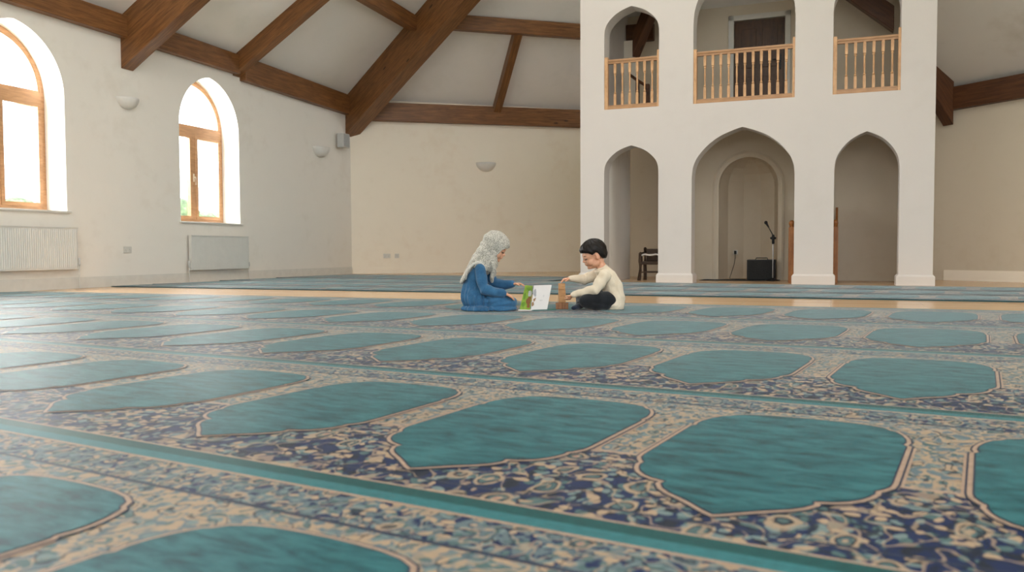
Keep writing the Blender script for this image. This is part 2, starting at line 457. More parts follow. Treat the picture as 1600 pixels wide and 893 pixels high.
# ------------------------------------------------------------------ windows
def sweep_outline(bm, pts, w, y0, y1, closed=True, mi=0):
    """flat frame following the outline, width w inward, between depths y0..y1 (local x,z ; y depth)"""
    n = len(pts); c = Vector((sum(p[0] for p in pts)/n, sum(p[1] for p in pts)/n))
    inner = []
    for i in range(n):
        a, b, d = Vector(pts[i-1]), Vector(pts[i]), Vector(pts[(i+1) % n])
        e1, e2 = (b-a), (d-b)
        if e1.length < 1e-6: e1 = e2
        if e2.length < 1e-6: e2 = e1
        n1 = Vector((-e1.y, e1.x)).normalized(); n2 = Vector((-e2.y, e2.x)).normalized()
        nn = (n1+n2); k = w/max(.35, nn.length/2)
        nn.normalize()
        inner.append(b+nn*k)
    O0 = [bm.verts.new((p[0], y0, p[1])) for p in pts]; O1 = [bm.verts.new((p[0], y1, p[1])) for p in pts]
    I0 = [bm.verts.new((p[0], y0, p[1])) for p in inner]; I1 = [bm.verts.new((p[0], y1, p[1])) for p in inner]
    for i in range(n):
        j = (i+1) % n
        for q in ((O0[i],O0[j],I0[j],I0[i]), (O1[i],O1[j],I1[j],I1[i]), (O0[i],O0[j],O1[j],O1[i]), (I0[i],I0[j],I1[j],I1[i])):
            bm.faces.new(q).material_index = mi
    return [(p[0], p[1]) for p in inner]
def ngon_plate(bm, pts, y, mi=0):
    vs = [bm.verts.new((p[0], y, p[1])) for p in pts]
    tr = tessellate_polygon([[Vector((p[0], p[1], 0)) for p in pts]])
    for t in tr:
        bm.faces.new([vs[i] for i in t]).material_index = mi
def make_window(k, c, z0, zs, za):
    root = empty('window_%d' % k, (0,0,0), M=fz(A, Dl, -Nl, c, .0, 0)); root['kind'] = 'structure'
    w = .76; D0, D1 = .38, .45
    tz = zs-.02
    # outer frame
    bm = bmesh.new()
    ol = [(-w, z0), (w, z0)] + [(p[0], p[1]) for p in pointed(-w, w, zs, za)]
    inn = sweep_outline(bm, ol, .065, D0, D1)
    bx(bm, -w+.06, w-.06, D0-.01, D1, tz-.07, tz+.07)
    bx(bm, -.045, .045, D0-.005, D1, z0+.06, tz-.06)
    bm_obj('window_frame', bm, M['oak'], root)
    # casement sashes
    for sg in (-1, 1):
        bm = bmesh.new()
        xa, xb = (.045, w-.065) if sg > 0 else (-w+.065, -.045)
        sq = [(xa, z0+.065), (xb, z0+.065), (xb, tz-.07), (xa, tz-.07)]
        sweep_outline(bm, sq, .055, D0-.015, D1-.01)
        bm_obj('casement_sash', bm, M['oak'], root)
    # fanlight bead
    bm = bmesh.new()
    fan = [(-w+.065, tz+.07), (w-.065, tz+.07)] + [(p[0], p[1]) for p in pointed(-w+.065, w-.065, max(zs, tz+.08), za-.075)]
    sweep_outline(bm, fan, .03, D0+.005, D1-.01)
    bm_obj('fanlight_bead', bm, M['oak'], root)
    bm = bmesh.new()
    ngon_plate(bm, ol, D0+.04)
    bm_obj('glass_pane', bm, M['glass'], root)
    # handle
    bm = bmesh.new()
    bx(bm, -.032, -.008, D0-.03, D0-.014, (z0+tz)/2-.08, (z0+tz)/2+.06, bev=.004)
    tube(bm, [(-.02, D0-.02, (z0+tz)/2+.0), (-.02, D0-.06, (z0+tz)/2+.0), (-.02, D0-.065, (z0+tz)/2-.02), (-.02, D0-.065, (z0+tz)/2-.13)], [.009]*4, 8)
    bm_obj('window_handle', bm, M['brass'], root, smooth=True)
    # sill board
    bm = bmesh.new()
    bx(bm, -w-.03, w+.05, -.04, D0+.01, z0-.028, z0+.002, bev=.006)
    bm_obj('window_sill', bm, M['trimw'], root)
    return root
for k, w_ in enumerate(WINS): make_window(k+1, *w_)

# ------------------------------------------------------------------ arcade tower
FL = (F1-F0).length
FS = [(.395, 1.268, 1.76, 2.171), (1.785, 3.29, 1.62, 2.364), (3.835, 4.70, 1.66, 2.202)]     # ground arches
FU = [(.395, 1.272, 3.93, 4.345), (1.80, 3.28, 3.95, 4.88), (3.80, 4.695, 3.93, 4.50)]        # gallery arches
RB = 2.755                                                                                     # gallery sill
outer = [(0, 0)]
for (a, b, zs, za) in FS:
    outer += [(a, 0)] + list(reversed(fourc(a, b, zs, za))) + [(b, 0)]
outer += [(FL, 0), (FL, 6.0), (0, 6.0)]
holes = [[(a, RB), (b, RB)] + fourc(a, b, zs, za) for (a, b, zs, za) in FU]
panel_with_holes('wall_front', outer, holes, .32, M['arcade'], fr(F0, Df, Nf), kind='structure')
# return walls, gallery slab, inner wall with the niche
bm = bmesh.new()
bx(bm, 0, .30, .32, 2.2, 0, 6.0)
bm_obj('wall_tower_left', bm, M['arcade'], M=fz(F0, Df, Nf), kind='structure')
bm = bmesh.new()
bx(bm, FL-.25, FL, .32, 3.2, 0, 6.0)
bm_obj('wall_tower_right', bm, M['arcade'], M=fz(F0, Df, Nf), kind='structure')
bm = bmesh.new(); bx(bm, 0, FL, 3.2, 3.4, 0, 6.0)
bm_obj('wall_tower_back', bm, wallmat('shade_toned_plaster', (.44, .36, .265)), M=fz(F0, Df, Nf), kind='structure')  # darker than the other plaster: the recess shade is put into its colour
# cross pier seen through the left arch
bm = bmesh.new()
bx(bm, .30, .395, .32, 1.80, 0, 2.56)
bm_obj('wall_side_pier', bm, wallmat('lit_toned_pier_plaster', (.86, .82, .76)), M=fz(F0, Df, Nf), kind='structure', )  # lighter plaster: the light falling on this pier is painted into its colour
bm = bmesh.new(); bx(bm, .30, FL-.25, .32, 3.2, 2.56, RB-.01)
bm_obj('ceiling_arcade', bm, M['ceil'], M=fz(F0, Df, Nf), kind='structure')
ND = 1.80
def rounda(x0, x1, zs, za, n=12):
    w = (x1-x0)/2; cx = (x0+x1)/2
    return [(cx+w*math.cos(PI*k/(2*n)), zs+(za-zs)*math.sin(PI*k/(2*n))) for k in range(n+1)] + [(cx-w*math.cos(PI*k/(2*n)), zs+(za-zs)*math.sin(PI*k/(2*n))) for k in range(n-1, -1, -1)]
nx0, nx1 = 1.965, 2.945
outer = [(1.33, 0), (nx0, 0)] + list(reversed(rounda(nx0, nx1, 1.62, 2.10))) + [(nx1, 0), (FL-.25, 0), (FL-.25, 2.56), (1.33, 2.56)]
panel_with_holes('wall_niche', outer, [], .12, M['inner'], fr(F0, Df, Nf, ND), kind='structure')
# raised moulding round the niche
bm = bmesh.new()
pts = [(nx0-.10, 0)] + list(reversed(rounda(nx0-.10, nx1+.10, 1.62, 2.20))) + [(nx1+.10, 0)]
inner = [(nx0, 0)] + list(reversed(rounda(nx0, nx1, 1.62, 2.10))) + [(nx1, 0)]
prof = [(0, 0), (0, -.03), (.35, -.045), (.7, -.025), (1, -.025), (1, 0)]
rows_ = []
for (t, y) in prof:
    rows_.append([bm.verts.new((p[0]*(1-t)+q[0]*t, ND+y, p[1]*(1-t)+q[1]*t)) for p, q in zip(pts, inner)])
for a, b in zip(rows_[:-1], rows_[1:]):
    for k in range(len(a)-1): bm.faces.new((a[k], a[k+1], b[k+1], b[k]))
bm_obj('trim_1', bm, M['inner'], M=fz(F0, Df, Nf), kind='structure')
# niche: half-round recess with ribs at its change of plane
bm = bmesh.new()
cx, w = (nx0+nx1)/2, (nx1-nx0)/2
seg = 5; zz = [0, 1.62]+[1.62+.48*math.sin(PI/2*k/6) for k in range(1, 7)]
rings = []
for z in zz:
    kk = 1 if z <= 1.62 else math.sqrt(max(0.0004, 1-((z-1.62)/.48)**2))
    rings.append([bm.verts.new((cx-w*math.cos(PI*k/seg)*kk, ND+.1+.7*math.sin(PI*k/seg)*kk, z)) for k in range(seg+1)])
for a, b in zip(rings[:-1], rings[1:]):
    for k in range(seg): bm.faces.new((a[k], a[k+1], b[k+1], b[k]))
bm_obj('wall_niche_recess', bm, M['inner'], M=fz(F0, Df, Nf), kind='structure', recalc=False)
# gallery back wall with door
GD = 2.0
dx0, dx1, dz1 = 2.175, 3.02, 4.47
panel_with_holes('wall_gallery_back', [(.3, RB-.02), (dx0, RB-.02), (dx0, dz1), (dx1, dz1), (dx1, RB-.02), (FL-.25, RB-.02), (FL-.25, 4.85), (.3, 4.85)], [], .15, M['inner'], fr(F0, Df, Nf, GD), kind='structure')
d = empty('door_1', (0,0,0), M=fz(F0, Df, Nf, 0, GD, 0)); d['kind'] = 'structure'
bm = bmesh.new()
bx(bm, dx0+.01, dx1-.01, .04, .085, RB, dz1-.01)
for (a, b) in ((dx0+.12, (dx0+dx1)/2-.05), ((dx0+dx1)/2+.05, dx1-.12)):
    for (z0, z1) in ((RB+.15, RB+.75), (RB+.9, dz1-.15)):
        bx(bm, a, b, .03, .045, z0, z1, bev=.006)
bm_obj('door_leaf', bm, M['doorwood'], d)
bm = bmesh.new()
for q in ((dx0-.09, dx0, RB, dz1+.09), (dx1, dx1+.09, RB, dz1+.09), (dx0-.09, dx1+.09, dz1, dz1+.09)):
    bx(bm, q[0], q[1], -.03, .03, q[2], q[3], bev=.006)
bm_obj('door_frame', bm, M['trimw'], d)
bm = bmesh.new()
bx(bm, dx1-.1, dx1-.06, .015, .03, RB+.85, RB+1.1)
tube(bm, [(dx1-.08, .03, RB+1.0), (dx1-.08, -.03, RB+1.0), (dx1-.19, -.035, RB+1.0)], [.009]*3, 8)
bm_obj('door_handle', bm, M['blackmetal'], d)
# gallery ceiling rises toward the roof
bm = bmesh.new()
vs = [bm.verts.new(p) for p in ((.3,.30,5.3),(FL-.25,.30,5.3),(FL-.25,GD+.1,4.70),(.3,GD+.1,4.70))]
vs2 = [bm.verts.new((v.co.x, v.co.y, v.co.z+.1)) for v in vs]
bm.faces.new(vs); bm.faces.new(list(reversed(vs2)))
for k in range(4): bm.faces.new((vs[k], vs[(k+1)%4], vs2[(k+1)%4], vs2[k]))
bm_obj('ceiling_gallery', bm, M['ceil'], M=fz(F0, Df, Nf), kind='structure')
bm = bmesh.new(); bx(bm, 0, FL, 0, 3.2, 6.0, 6.1)
bm_obj('ceiling_tower_lid', bm, M['ceil'], M=fz(F0, Df, Nf), kind='structure')  # unseen lid, put in to keep the tower's inside dark

# baseboards
def board(name, O, D, Nn, s0, s1, h=.13, t=.018, z=0, mat='trimw', n0=0):
    bm = bmesh.new()
    bx(bm, s0, s1, -t, n0, z, z+h*.86); bx(bm, s0, s1, -t*.55, n0, z+h*.86, z+h)
    return bm_obj(name, bm, M[mat], M=fz(O, D, Nn), kind='structure')
board('baseboard_left', A, Dl, -Nl, -14, LW-.02, .16)
board('baseboard_back', C, Db, -Nb, .02, 9.1, .16, mat='wallback')
board('baseboard_right', R0, Dr, -Nr, .02, 15, .17, mat='wallback')
board('baseboard_niche_wall', F0, Df, Nf, 1.33, nx0-.1, .14, mat='inner', n0=0).matrix_world = fz(F0, Df, Nf, 0, ND)
board('baseboard_niche_wall_right', F0, Df, Nf, nx1+.1, FL-.25, .14, mat='inner', n0=0).matrix_world = fz(F0, Df, Nf, 0, ND)
# plinth boards wrapped round each arcade pier
PIERS = [(0, .395), (1.268, 1.785), (3.29, 3.835), (4.70, FL)]
for k, (a, b) in enumerate(PIERS):
    bm = bmesh.new()
    e = .028
    bx(bm, a-e, b+e, -e, .32+e, 0, .125)
    top = [bm.verts.new(p) for p in ((a-e,-e,.125),(b+e,-e,.125),(b+e,.32+e,.125),(a-e,.32+e,.125))]
    t2 = [bm.verts.new(p) for p in ((a-.004,-.004,.155),(b+.004,-.004,.155),(b+.004,.324,.155),(a-.004,.324,.155))]
    for i in range(4): bm.faces.new((top[i], top[(i+1)%4], t2[(i+1)%4], t2[i]))
    bm_obj('baseboard_pier_%s' % ('left', 'middle_left', 'middle_right', 'right')[k], bm, M['arcade'], M=fz(F0, Df, Nf), kind='structure')

# ------------------------------------------------------------------ balustrades
def baluster_mesh(h):
    bm = bmesh.new(); w = .02
    bx(bm, -w, w, -w, w, 0, h*.27, bev=.002)
    bx(bm, -w, w, -w, w, h*.76, h, bev=.002)
    lathe(bm, [(0,h*.26),(.018,h*.27),(.012,h*.285),(.02,h*.30),(.02,h*.31),(.011,h*.33),(.0125,h*.42),(.015,h*.52),(.013,h*.64),(.011,h*.70),(.019,h*.72),(.019,h*.735),(.012,h*.75),(.018,h*.765),(0,h*.77)], 10)
    bmesh.ops.recalc_face_normals(bm, faces=bm.faces)
    me = bpy.data.meshes.new('baluster'); bm.to_mesh(me); bm.free()
    return me
BH = .66
bal = baluster_mesh(BH)
def balustrade(a, b, n, s0, s1, label, lpost):
    root = empty('balustrade', (0,0,0), M=fz(F0, Df, Nf, a, .055, RB)); tag(root, label, 'railing', 'turned oak balustrades in the gallery arches')
    w = b-a
    bm = bmesh.new(); bx(bm, 0, w, -.035, .035, 0, .068, bev=.004); bm_obj('bottom_rail', bm, M['oak'], root)
    bm = bmesh.new(); bx(bm, .03, w-.02, -.036, .036, .755, .79, bev=.008); bx(bm, .03, w-.02, -.024, .024, .725, .757); bm_obj('top_rail', bm, M['oak'], root)
    bm = bmesh.new(); bx(bm, 0, lpost, -.042, .042, 0, .83, bev=.004); bm_obj('newel_post', bm, M['oakv'], root)
    bm = bmesh.new(); bx(bm, w-.035, w, -.042, .042, 0, .88, bev=.004); bm_obj('newel_post', bm, M['oakv'], root)
    first = None
    for k in range(n):
        s = s0+(s1-s0)*k/(n-1)-a
        MM = Matrix.Translation((s, 0, .067))
        if first is None: first = link('baluster', bal, M['oakv'], root, MM)
        else: dup(first, root, MM)
balustrade(FU[0][0], FU[0][1], 6, .56, 1.155, 'light oak balustrade with six turned balusters in the narrow left gallery arch', .055)
balustrade(FU[1][0], FU[1][1], 11, 1.97, 3.155, 'wide light oak balustrade with eleven turned balusters in front of the dark gallery door', .05)
balustrade(FU[2][0], FU[2][1], 6, 3.98, 4.585, 'light oak balustrade with six turned balusters in the right gallery arch', .055)

# ------------------------------------------------------------------ roof planes and beams
zA, zC = 4.14, 3.97
sl, sb = .62, .70
def Lp(s, t): # point on the left roof plane: s along wall, t inward
    p = A+Dl*s+Nl*t; return Vector((p.x, p.y, zA+(zC-zA)*s/LW+sl*t))
def Bp(s, t):
    p = C+Db*s+Nb*t; return Vector((p.x, p.y, zC-.005*s+sb*t))
# hip direction where both planes meet
best = None
for k in range(200):
    ph = math.radians(-20-k*.3); h = V2(math.cos(ph), math.sin(ph))
    sL, tL = h.dot(Dl), h.dot(Nl); sB, tB = h.dot(Db), h.dot(Nb)
    zL = (zC-zA)/LW*sL+sl*tL; zB = -.005*sB+sb*tB
    if best is None or abs(zL-zB) < best[0]: best = (abs(zL-zB), h, zL)
Hd, Hs = best[1], best[2]
def Hp(t): p = C+Hd*t; return Vector((p.x, p.y, zC+Hs*t))
def slab(name, pts, mat, th=.12):
    bm = bmesh.new()
    a = [bm.verts.new(p) for p in pts]; b = [bm.verts.new(Vector(p)+Vector((0,0,th))) for p in pts]
    bm.faces.new(a); bm.faces.new(list(reversed(b)))
    n = len(pts)
    for k in range(n): bm.faces.new((a[k], a[(k+1)%n], b[(k+1)%n], b[k]))
    return bm_obj(name, bm, mat, kind='structure')
TT = 8.2
apex = Hp(TT)
tl = (V2(apex.x, apex.y)-A).dot(Nl); sL_ = (V2(apex.x, apex.y)-A).dot(Dl)
tb = (V2(apex.x, apex.y)-C).dot(Nb); sB_ = (V2(apex.x, apex.y)-C).dot(Db)
slab('ceiling_left_slope', [Lp(-14.5,-.45), Lp(LW, -.3)+Vector((0,0,0)), apex, Lp(-14.5, tl)], M['ceil'])
slab('ceiling_back_slope', [Bp(-.2,-.25), Bp(9.3,-.25), Bp(9.3, tb), apex], M['ceil'])
# right slope
def Rp(s, t): p = R0+Dr*s+Nr*t; return Vector((p.x, p.y, 3.13+.60*t+.03*s))
def Rz(p): return Vector((p.x, p.y, 3.13+.60*(p-R0).dot(Nr)+.03*(p-R0).dot(Dr)))
slab('ceiling_right_slope', [Rz(q) for q in (F1+Nf*3.0, R0-Nr*.25-Dr*.1, R0+Dr*16-Nr*.25, R0+Dr*16+Nr*4.6, F1-Nf*3.2, F1+Df*.0)], wallmat('shade_toned_ceiling_plaster', (.66, .63, .585)))  # ceiling plaster made darker, with this slope's shade painted in
# flat crown closing the top of the roof
slab('ceiling_crown', [(-9,-2,7.9), (14,-2,7.9), (14,21,7.9), (-9,21,7.9)], M['ceil'])

BG = 'stained timber beams of the sloping ceiling'
def beam(P, Q, w, h, label, mat='beam', name='timber_beam', dz=0.0, endcut=None):
    P = Vector(P); Q = Vector(Q)
    L = (Q-P).length; x = (Q-P).normalized()
    side = x.cross(Vector((0,0,1))).normalized(); upv = side.cross(x).normalized()
    bm = bmesh.new()
    # vertical end cuts: shear the ends so they stay plumb
    k = x.z/max(.2, math.sqrt(1-x.z**2))
    def pt(s, y, z): return (s + z*k, y, z)
    hh = h*math.sqrt(1-x.z**2)
    vs = [bm.verts.new(pt(s, y, z)) for s in (0, L) for y in (-w/2, w/2) for z in (0, -hh)]
    for f in ((0,1,3,2), (4,6,7,5), (0,4,5,1), (2,3,7,6), (0,2,6,4), (1,5,7,3)):
        bm.faces.new([vs[i] for i in f])
    bmesh.ops.recalc_face_normals(bm, faces=bm.faces)
    bmesh.ops.bevel(bm, geom=list(bm.edges), offset=.008, segments=1, affect='EDGES')
    o = bm_obj(name, bm, M[mat])
    o.matrix_world = Matrix(((x.x, side.x, upv.x, P.x), (x.y, side.y, upv.y, P.y), (x.z, side.z, upv.z, P.z+dz), (0,0,0,1)))
    tag(o, label, 'beam', BG)
    return o
def onl(s, t, z): p = A+Dl*s+Nl*t; return Vector((p.x, p.y, z))
def onb(s, t, z): p = C+Db*s+Nb*t; return Vector((p.x, p.y, z))
# wall plates
beam(onl(-12, .07, 4.16), onl(2.12, .07, 4.10), .15, .33, 'brown wall plate beam above the large left window')
beam(onl(2.34, .07, 4.10), onl(4.75, .07, 4.08), .15, .34, 'brown wall plate beam above the plaster uplighter, between the two left rafters')
beam(onl(4.9, .07, 4.08), onl(LW, .07, 4.00), .15, .43, 'brown wall plate beam over the small arched window and grey speaker', )
beam(onb(.1, .07, 3.90), onb(9.2, .07, 3.93), .15, .42, 'level brown beam along the top of the back wall')
# rafters
beam(Lp(2.23, 0)+Vector((0,0,.02)), Lp(2.23, 6.0), .24, .80, 'thick brown rafter nearest the camera, left of the uplighter')
beam(Lp(4.80, 0)+Vector((0,0,.02)), Lp(4.80, 6.0), .20, .36, 'slim brown rafter rising over the small arched window')
beam(Hp(-.05), Hp(7.6), .38, .86, 'massive brown hip beam rising from the corner of the left and back walls')
# purlin ring
tpl = (5.42-zC)/sl
beam(Lp(3.0, 2.16), Lp(LW-1.1, 2.16), .18, .30, 'short brown purlin meeting the hip beam from the left at the top edge')
beam(Bp(.1+1.9, 2.08), Bp(9.0, 2.08), .18, .30, 'level brown purlin high on the back slope, right of the hip beam')
beam(Bp(3.42, 0), Bp(3.42, 2.05), .17, .28, 'short slim brown rafter between the back wall beam and purlin')
# right side
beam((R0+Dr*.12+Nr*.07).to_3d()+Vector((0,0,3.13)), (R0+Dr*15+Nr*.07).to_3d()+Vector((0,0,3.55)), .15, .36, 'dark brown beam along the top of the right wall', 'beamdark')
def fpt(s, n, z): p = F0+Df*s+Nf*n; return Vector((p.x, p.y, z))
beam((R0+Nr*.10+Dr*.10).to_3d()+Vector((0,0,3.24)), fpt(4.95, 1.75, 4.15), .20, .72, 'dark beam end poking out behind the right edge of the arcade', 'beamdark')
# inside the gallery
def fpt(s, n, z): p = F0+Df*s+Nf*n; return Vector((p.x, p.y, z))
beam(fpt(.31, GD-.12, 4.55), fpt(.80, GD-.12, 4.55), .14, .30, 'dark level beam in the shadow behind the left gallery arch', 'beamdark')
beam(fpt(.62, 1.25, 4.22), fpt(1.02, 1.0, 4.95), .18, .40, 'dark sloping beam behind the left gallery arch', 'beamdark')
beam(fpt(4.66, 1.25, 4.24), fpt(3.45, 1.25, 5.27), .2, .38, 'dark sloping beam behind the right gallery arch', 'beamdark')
# pale pilaster and newel in the left gallery
bm = bmesh.new(); bx(bm, .30, .52, GD-.3, GD, RB, 4.24)
bm_obj('wall_gallery_pier', bm, M['wallback'], M=fz(F0, Df, Nf), kind='structure')
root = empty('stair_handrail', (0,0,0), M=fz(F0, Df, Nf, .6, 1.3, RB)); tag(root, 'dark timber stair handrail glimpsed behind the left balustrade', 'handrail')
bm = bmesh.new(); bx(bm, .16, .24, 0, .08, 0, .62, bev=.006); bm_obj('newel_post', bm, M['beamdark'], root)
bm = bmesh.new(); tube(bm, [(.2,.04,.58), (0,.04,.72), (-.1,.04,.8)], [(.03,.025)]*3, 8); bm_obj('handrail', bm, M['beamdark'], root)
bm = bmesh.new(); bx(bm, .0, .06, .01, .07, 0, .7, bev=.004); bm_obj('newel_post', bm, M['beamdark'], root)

# ------------------------------------------------------------------ carpets
HALF = [(0,.140),(.014,.150),(.032,.166),(.056,.188),(.086,.212),(.118,.236),(.142,.262),(.156,.290),(.152,.312),(.166,.318),(.188,.326),(.212,.342),(.232,.366),(.246,.394),(.254,.424),(.252,.446),(.264,.462),(.276,.490),(.279,.52),
        (.279,.70),(.279,.90),(.268,.915),(.274,.945),(.270,.985),(.258,1.030),(.238,1.072),(.222,1.082),(.206,1.108),(.170,1.128),(.120,1.140),(.06,1.145),(0,1.147)]
OUT = HALF + [(-x, y) for x, y in reversed(HALF[1:-1])]
def offset(pts, d):
    n = len(pts); res = []
    for i in range(n):
        a, b, c = Vector(pts[i-1]), Vector(pts[i]), Vector(pts[(i+1) % n])
        n1 = Vector(((b-a).y, -(b-a).x)).normalized(); n2 = Vector(((c-b).y, -(c-b).x)).normalized()
        nn = (n1+n2)
        k = d/max(.6, nn.length/2)
        if nn.length < 1e-4: nn = n1
        nn.normalize(); res.append((b.x+nn.x*k, b.y+nn.y*k))
    return res
OFFS = {d: offset(OUT, d) for d in (.019, .0145, .004)}
def carpet_row(name, near, far, u0, u1, pc, pitch, label, group, z=.012, cat='carpet', edge=False, D=1.48, detail=True):
    """near, far: (v at u=-5, v at u=0) of the two long edges; pc: u of one strip centre; rows taper slightly as laid"""
    def vline(l, u): return l[0]+(l[1]-l[0])*(u+5)/5
    def mp(u, v):
        t = v/D
        vv = vline(near, u)*(1-t)+vline(far, u)*t
        p = U*u+Vd*vv
        return (p.x, p.y)
    bm = bmesh.new(); uvl = bm.loops.layers.uv.new('UVMap')
    def poly(pts, lay, mi):
        zz = z+lay*.0007
        vs = [bm.verts.new((*mp(x, y), zz)) for x, y in pts]
        tr = tessellate_polygon([[Vector((p[0], p[1], 0)) for p in pts]]) if len(pts) > 4 else None
        faces = []
        if tr is None: faces = [bm.faces.new(vs)]
        else:
            for t in tr:
                try: faces.append(bm.faces.new([vs[i] for i in t]))
                except ValueError: pass
        idx = {v: p for v, p in zip(vs, pts)}
        for f in faces:
            f.material_index = mi
            f.normal_update()
            if f.normal.z < 0: f.normal_flip()
            for l in f.loops: l[uvl].uv = idx[l.vert]
    def strip(a, b, c, d_, lay, mi):  # rectangle u a..b, v c..d split so that the taper stays straight
        poly([(a, c), (b, c), (b, d_), (a, d_)], lay, mi)
    # body of the carpet (sides)
    base = [(u0, 0), (u1, 0), (u1, D), (u0, D)]
    top = [bm.verts.new((*mp(x, y), z)) for x, y in base]; bot = [bm.verts.new((*mp(x, y), .0015)) for x, y in base]
    for k in range(4):
        f = bm.faces.new((bot[k], bot[(k+1) % 4], top[(k+1) % 4], top[k])); f.material_index = 7
    f = bm.faces.new(list(reversed(bot))); f.material_index = 7
    strip(u0, u1, 0, D, .5, 0)
    strip(u0, u1, .0, .505, 1, 1)
    strip(u0, u1, .505, .522, 1, 2)
    strip(u0, u1, 1.235, 1.38, 1, 8)
    strip(u0, u1, 1.222, 1.235, 1, 3)
    strip(u0, u1, .075, .085, 1.5, 3)
    strip(u0, u1, .008, .018, 1.5, 2)
    # seam stripes
    strip(u0, u1, 1.378, 1.39, 2, 2)
    strip(u0, u1, 1.39, 1.437, 2, 5)
    strip(u0, u1, 1.437, D, 2, 6)
    strip(u0, u1, 0, .008, 2, 6)
    if edge:
        strip(u0, u1, 0, .035, 3, 7); strip(u0, u1, D-.035, D, 3, 7)
    k0 = math.ceil((u0-pc)/pitch); k1 = math.floor((u1-pc)/pitch)
    for k in range(k0-1, k1+2):
        s = pc+k*pitch
        # strip edging
        for sg in (-1, 1):
            e0, e1 = sorted((s+sg*.053, s+sg*.068)); g0, g1 = sorted((s+sg*.068, s+sg*.074))
            if e0 > u0 and e1 < u1:
                strip(e0, e1, .515, .90, 2, 2); strip(g0, g1, .515, .90, 2, 3)
        c = s+pitch/2; sx = (pitch-.153)/.562
        for (off, lay, mi) in ((.019, 3, 3), (.0145, 4, 2), (.004, 5, 3), (0, 6, 4)):
            pts = OUT if off == 0 else OFFS[off]
            q = [(c+x*sx, y) for x, y in pts]
            q = [(min(max(x, u0+.012), u1-.012), y) for x, y in q]
            if max(x for x, _ in q)-min(x for x, _ in q) < .05: continue
            # drop repeated clipped points
            r = []
            for p in q:
                if not r or (abs(p[0]-r[-1][0])+abs(p[1]-r[-1][1])) > 1e-5: r.append(p)
            if len(r) > 3: poly(r, lay, mi)
    o = bm_obj(name, bm, CM, recalc=False)
    tag(o, label, cat, group)
    return o
GR = 'patterned prayer carpet rows in the hall'
def wall_u(near, far, back=.12):
    """u where the row's middle meets the left wall"""
    u = -12.0
    while u < 2:
        p = U*u+Vd*((near[0]+(near[1]-near[0])*(u+5)/5+far[0]+(far[1]-far[0])*(u+5)/5)/2)
        q1 = U*u+Vd*(far[0]+(far[1]-far[0])*(u+5)/5)
        q2 = U*u+Vd*(near[0]+(near[1]-near[0])*(u+5)/5)
        if all((q-A).dot(Nl) > back and (q-C).dot(Nb) > back for q in (p, q1, q2)): return u
        u += .02
    return u
L_ = [(-1.47, -1.47), (0.0, -.02), (1.43, 1.415), (2.79, 2.925), (4.32, 4.60), (5.78, 6.25), (7.17, 7.88)]
ROWS = [
        (1, -.64, .71, 'nearest teal and navy prayer carpet row, cut off by the bottom of the picture', 0),
        (2, -.085, .712, 'second teal and navy prayer carpet row from the camera, its large niches fully in view', 0),
        (3, -.595, .722, 'third prayer carpet row from the camera, ahead of the children', 0),
        (4, -.655, .755, 'fourth prayer carpet row, the one just in front of the seated children', 0),
        (5, -.685, .735, 'farthest patterned prayer carpet row, on which the children sit', 0)]
for (k, pc, pitch, lab, _) in ROWS:
    near, far = L_[k], L_[k+1]
    carpet_row('prayer_carpet', near, far, wall_u(near, far), 3.4+.45*k, pc, pitch, lab, GR)
# far runners in front of the arcade
e_ = lambda p, q: (p, q)
def uvl(x, y): p = V2(x, y); return p.dot(U), p.dot(Vd)
def line_from(P, Q):
    (ua, va), (ub, vb) = uvl(*P), uvl(*Q); m = (vb-va)/(ub-ua)
    return (va+m*(-5-ua), va+m*(0-ua))
FLN = [line_from((-3.51, 11.38), (4.92, 7.97)), line_from((.81, 10.49), (5.46, 8.87)), line_from((.88, 11.48), (6.06, 9.84)), line_from((.97, 12.54), (6.75, 10.95))]
FLN[1] = line_from((-5.3, 13.0), (5.46, 8.87)); FLN[2] = line_from((-4.6, 14.4), (6.06, 9.75)); FLN[3] = line_from((-3.4, 15.6), (6.75, 10.75))
FLN.append(line_from((-3.35, 18.1), (3.4, 14.9)))
FN = ['pale teal runner nearest the children, beyond the bare wood strip', 'second pale teal runner beyond the bare wood strip', 'third pale teal runner from the wood strip, toward the arcade', 'last thin teal runner at the foot of the arcade']
for k in range(4):
    near, far = FLN[k], FLN[k+1]
    nn = (near[0]+.03, near[1]+.03)
    ue = 4.5 if k < 3 else -6.3
    while k < 3 and (U*ue+Vd*(far[0]+(far[1]-far[0])*(ue+5)/5)-R0).dot(Nr) < .12: ue -= .05
    carpet_row('carpet_runner', nn, far, wall_u(nn, far, .1), ue, -.5+.2*k, .74, FN[k], 'bordered teal carpet runners before the arcade', edge=True)

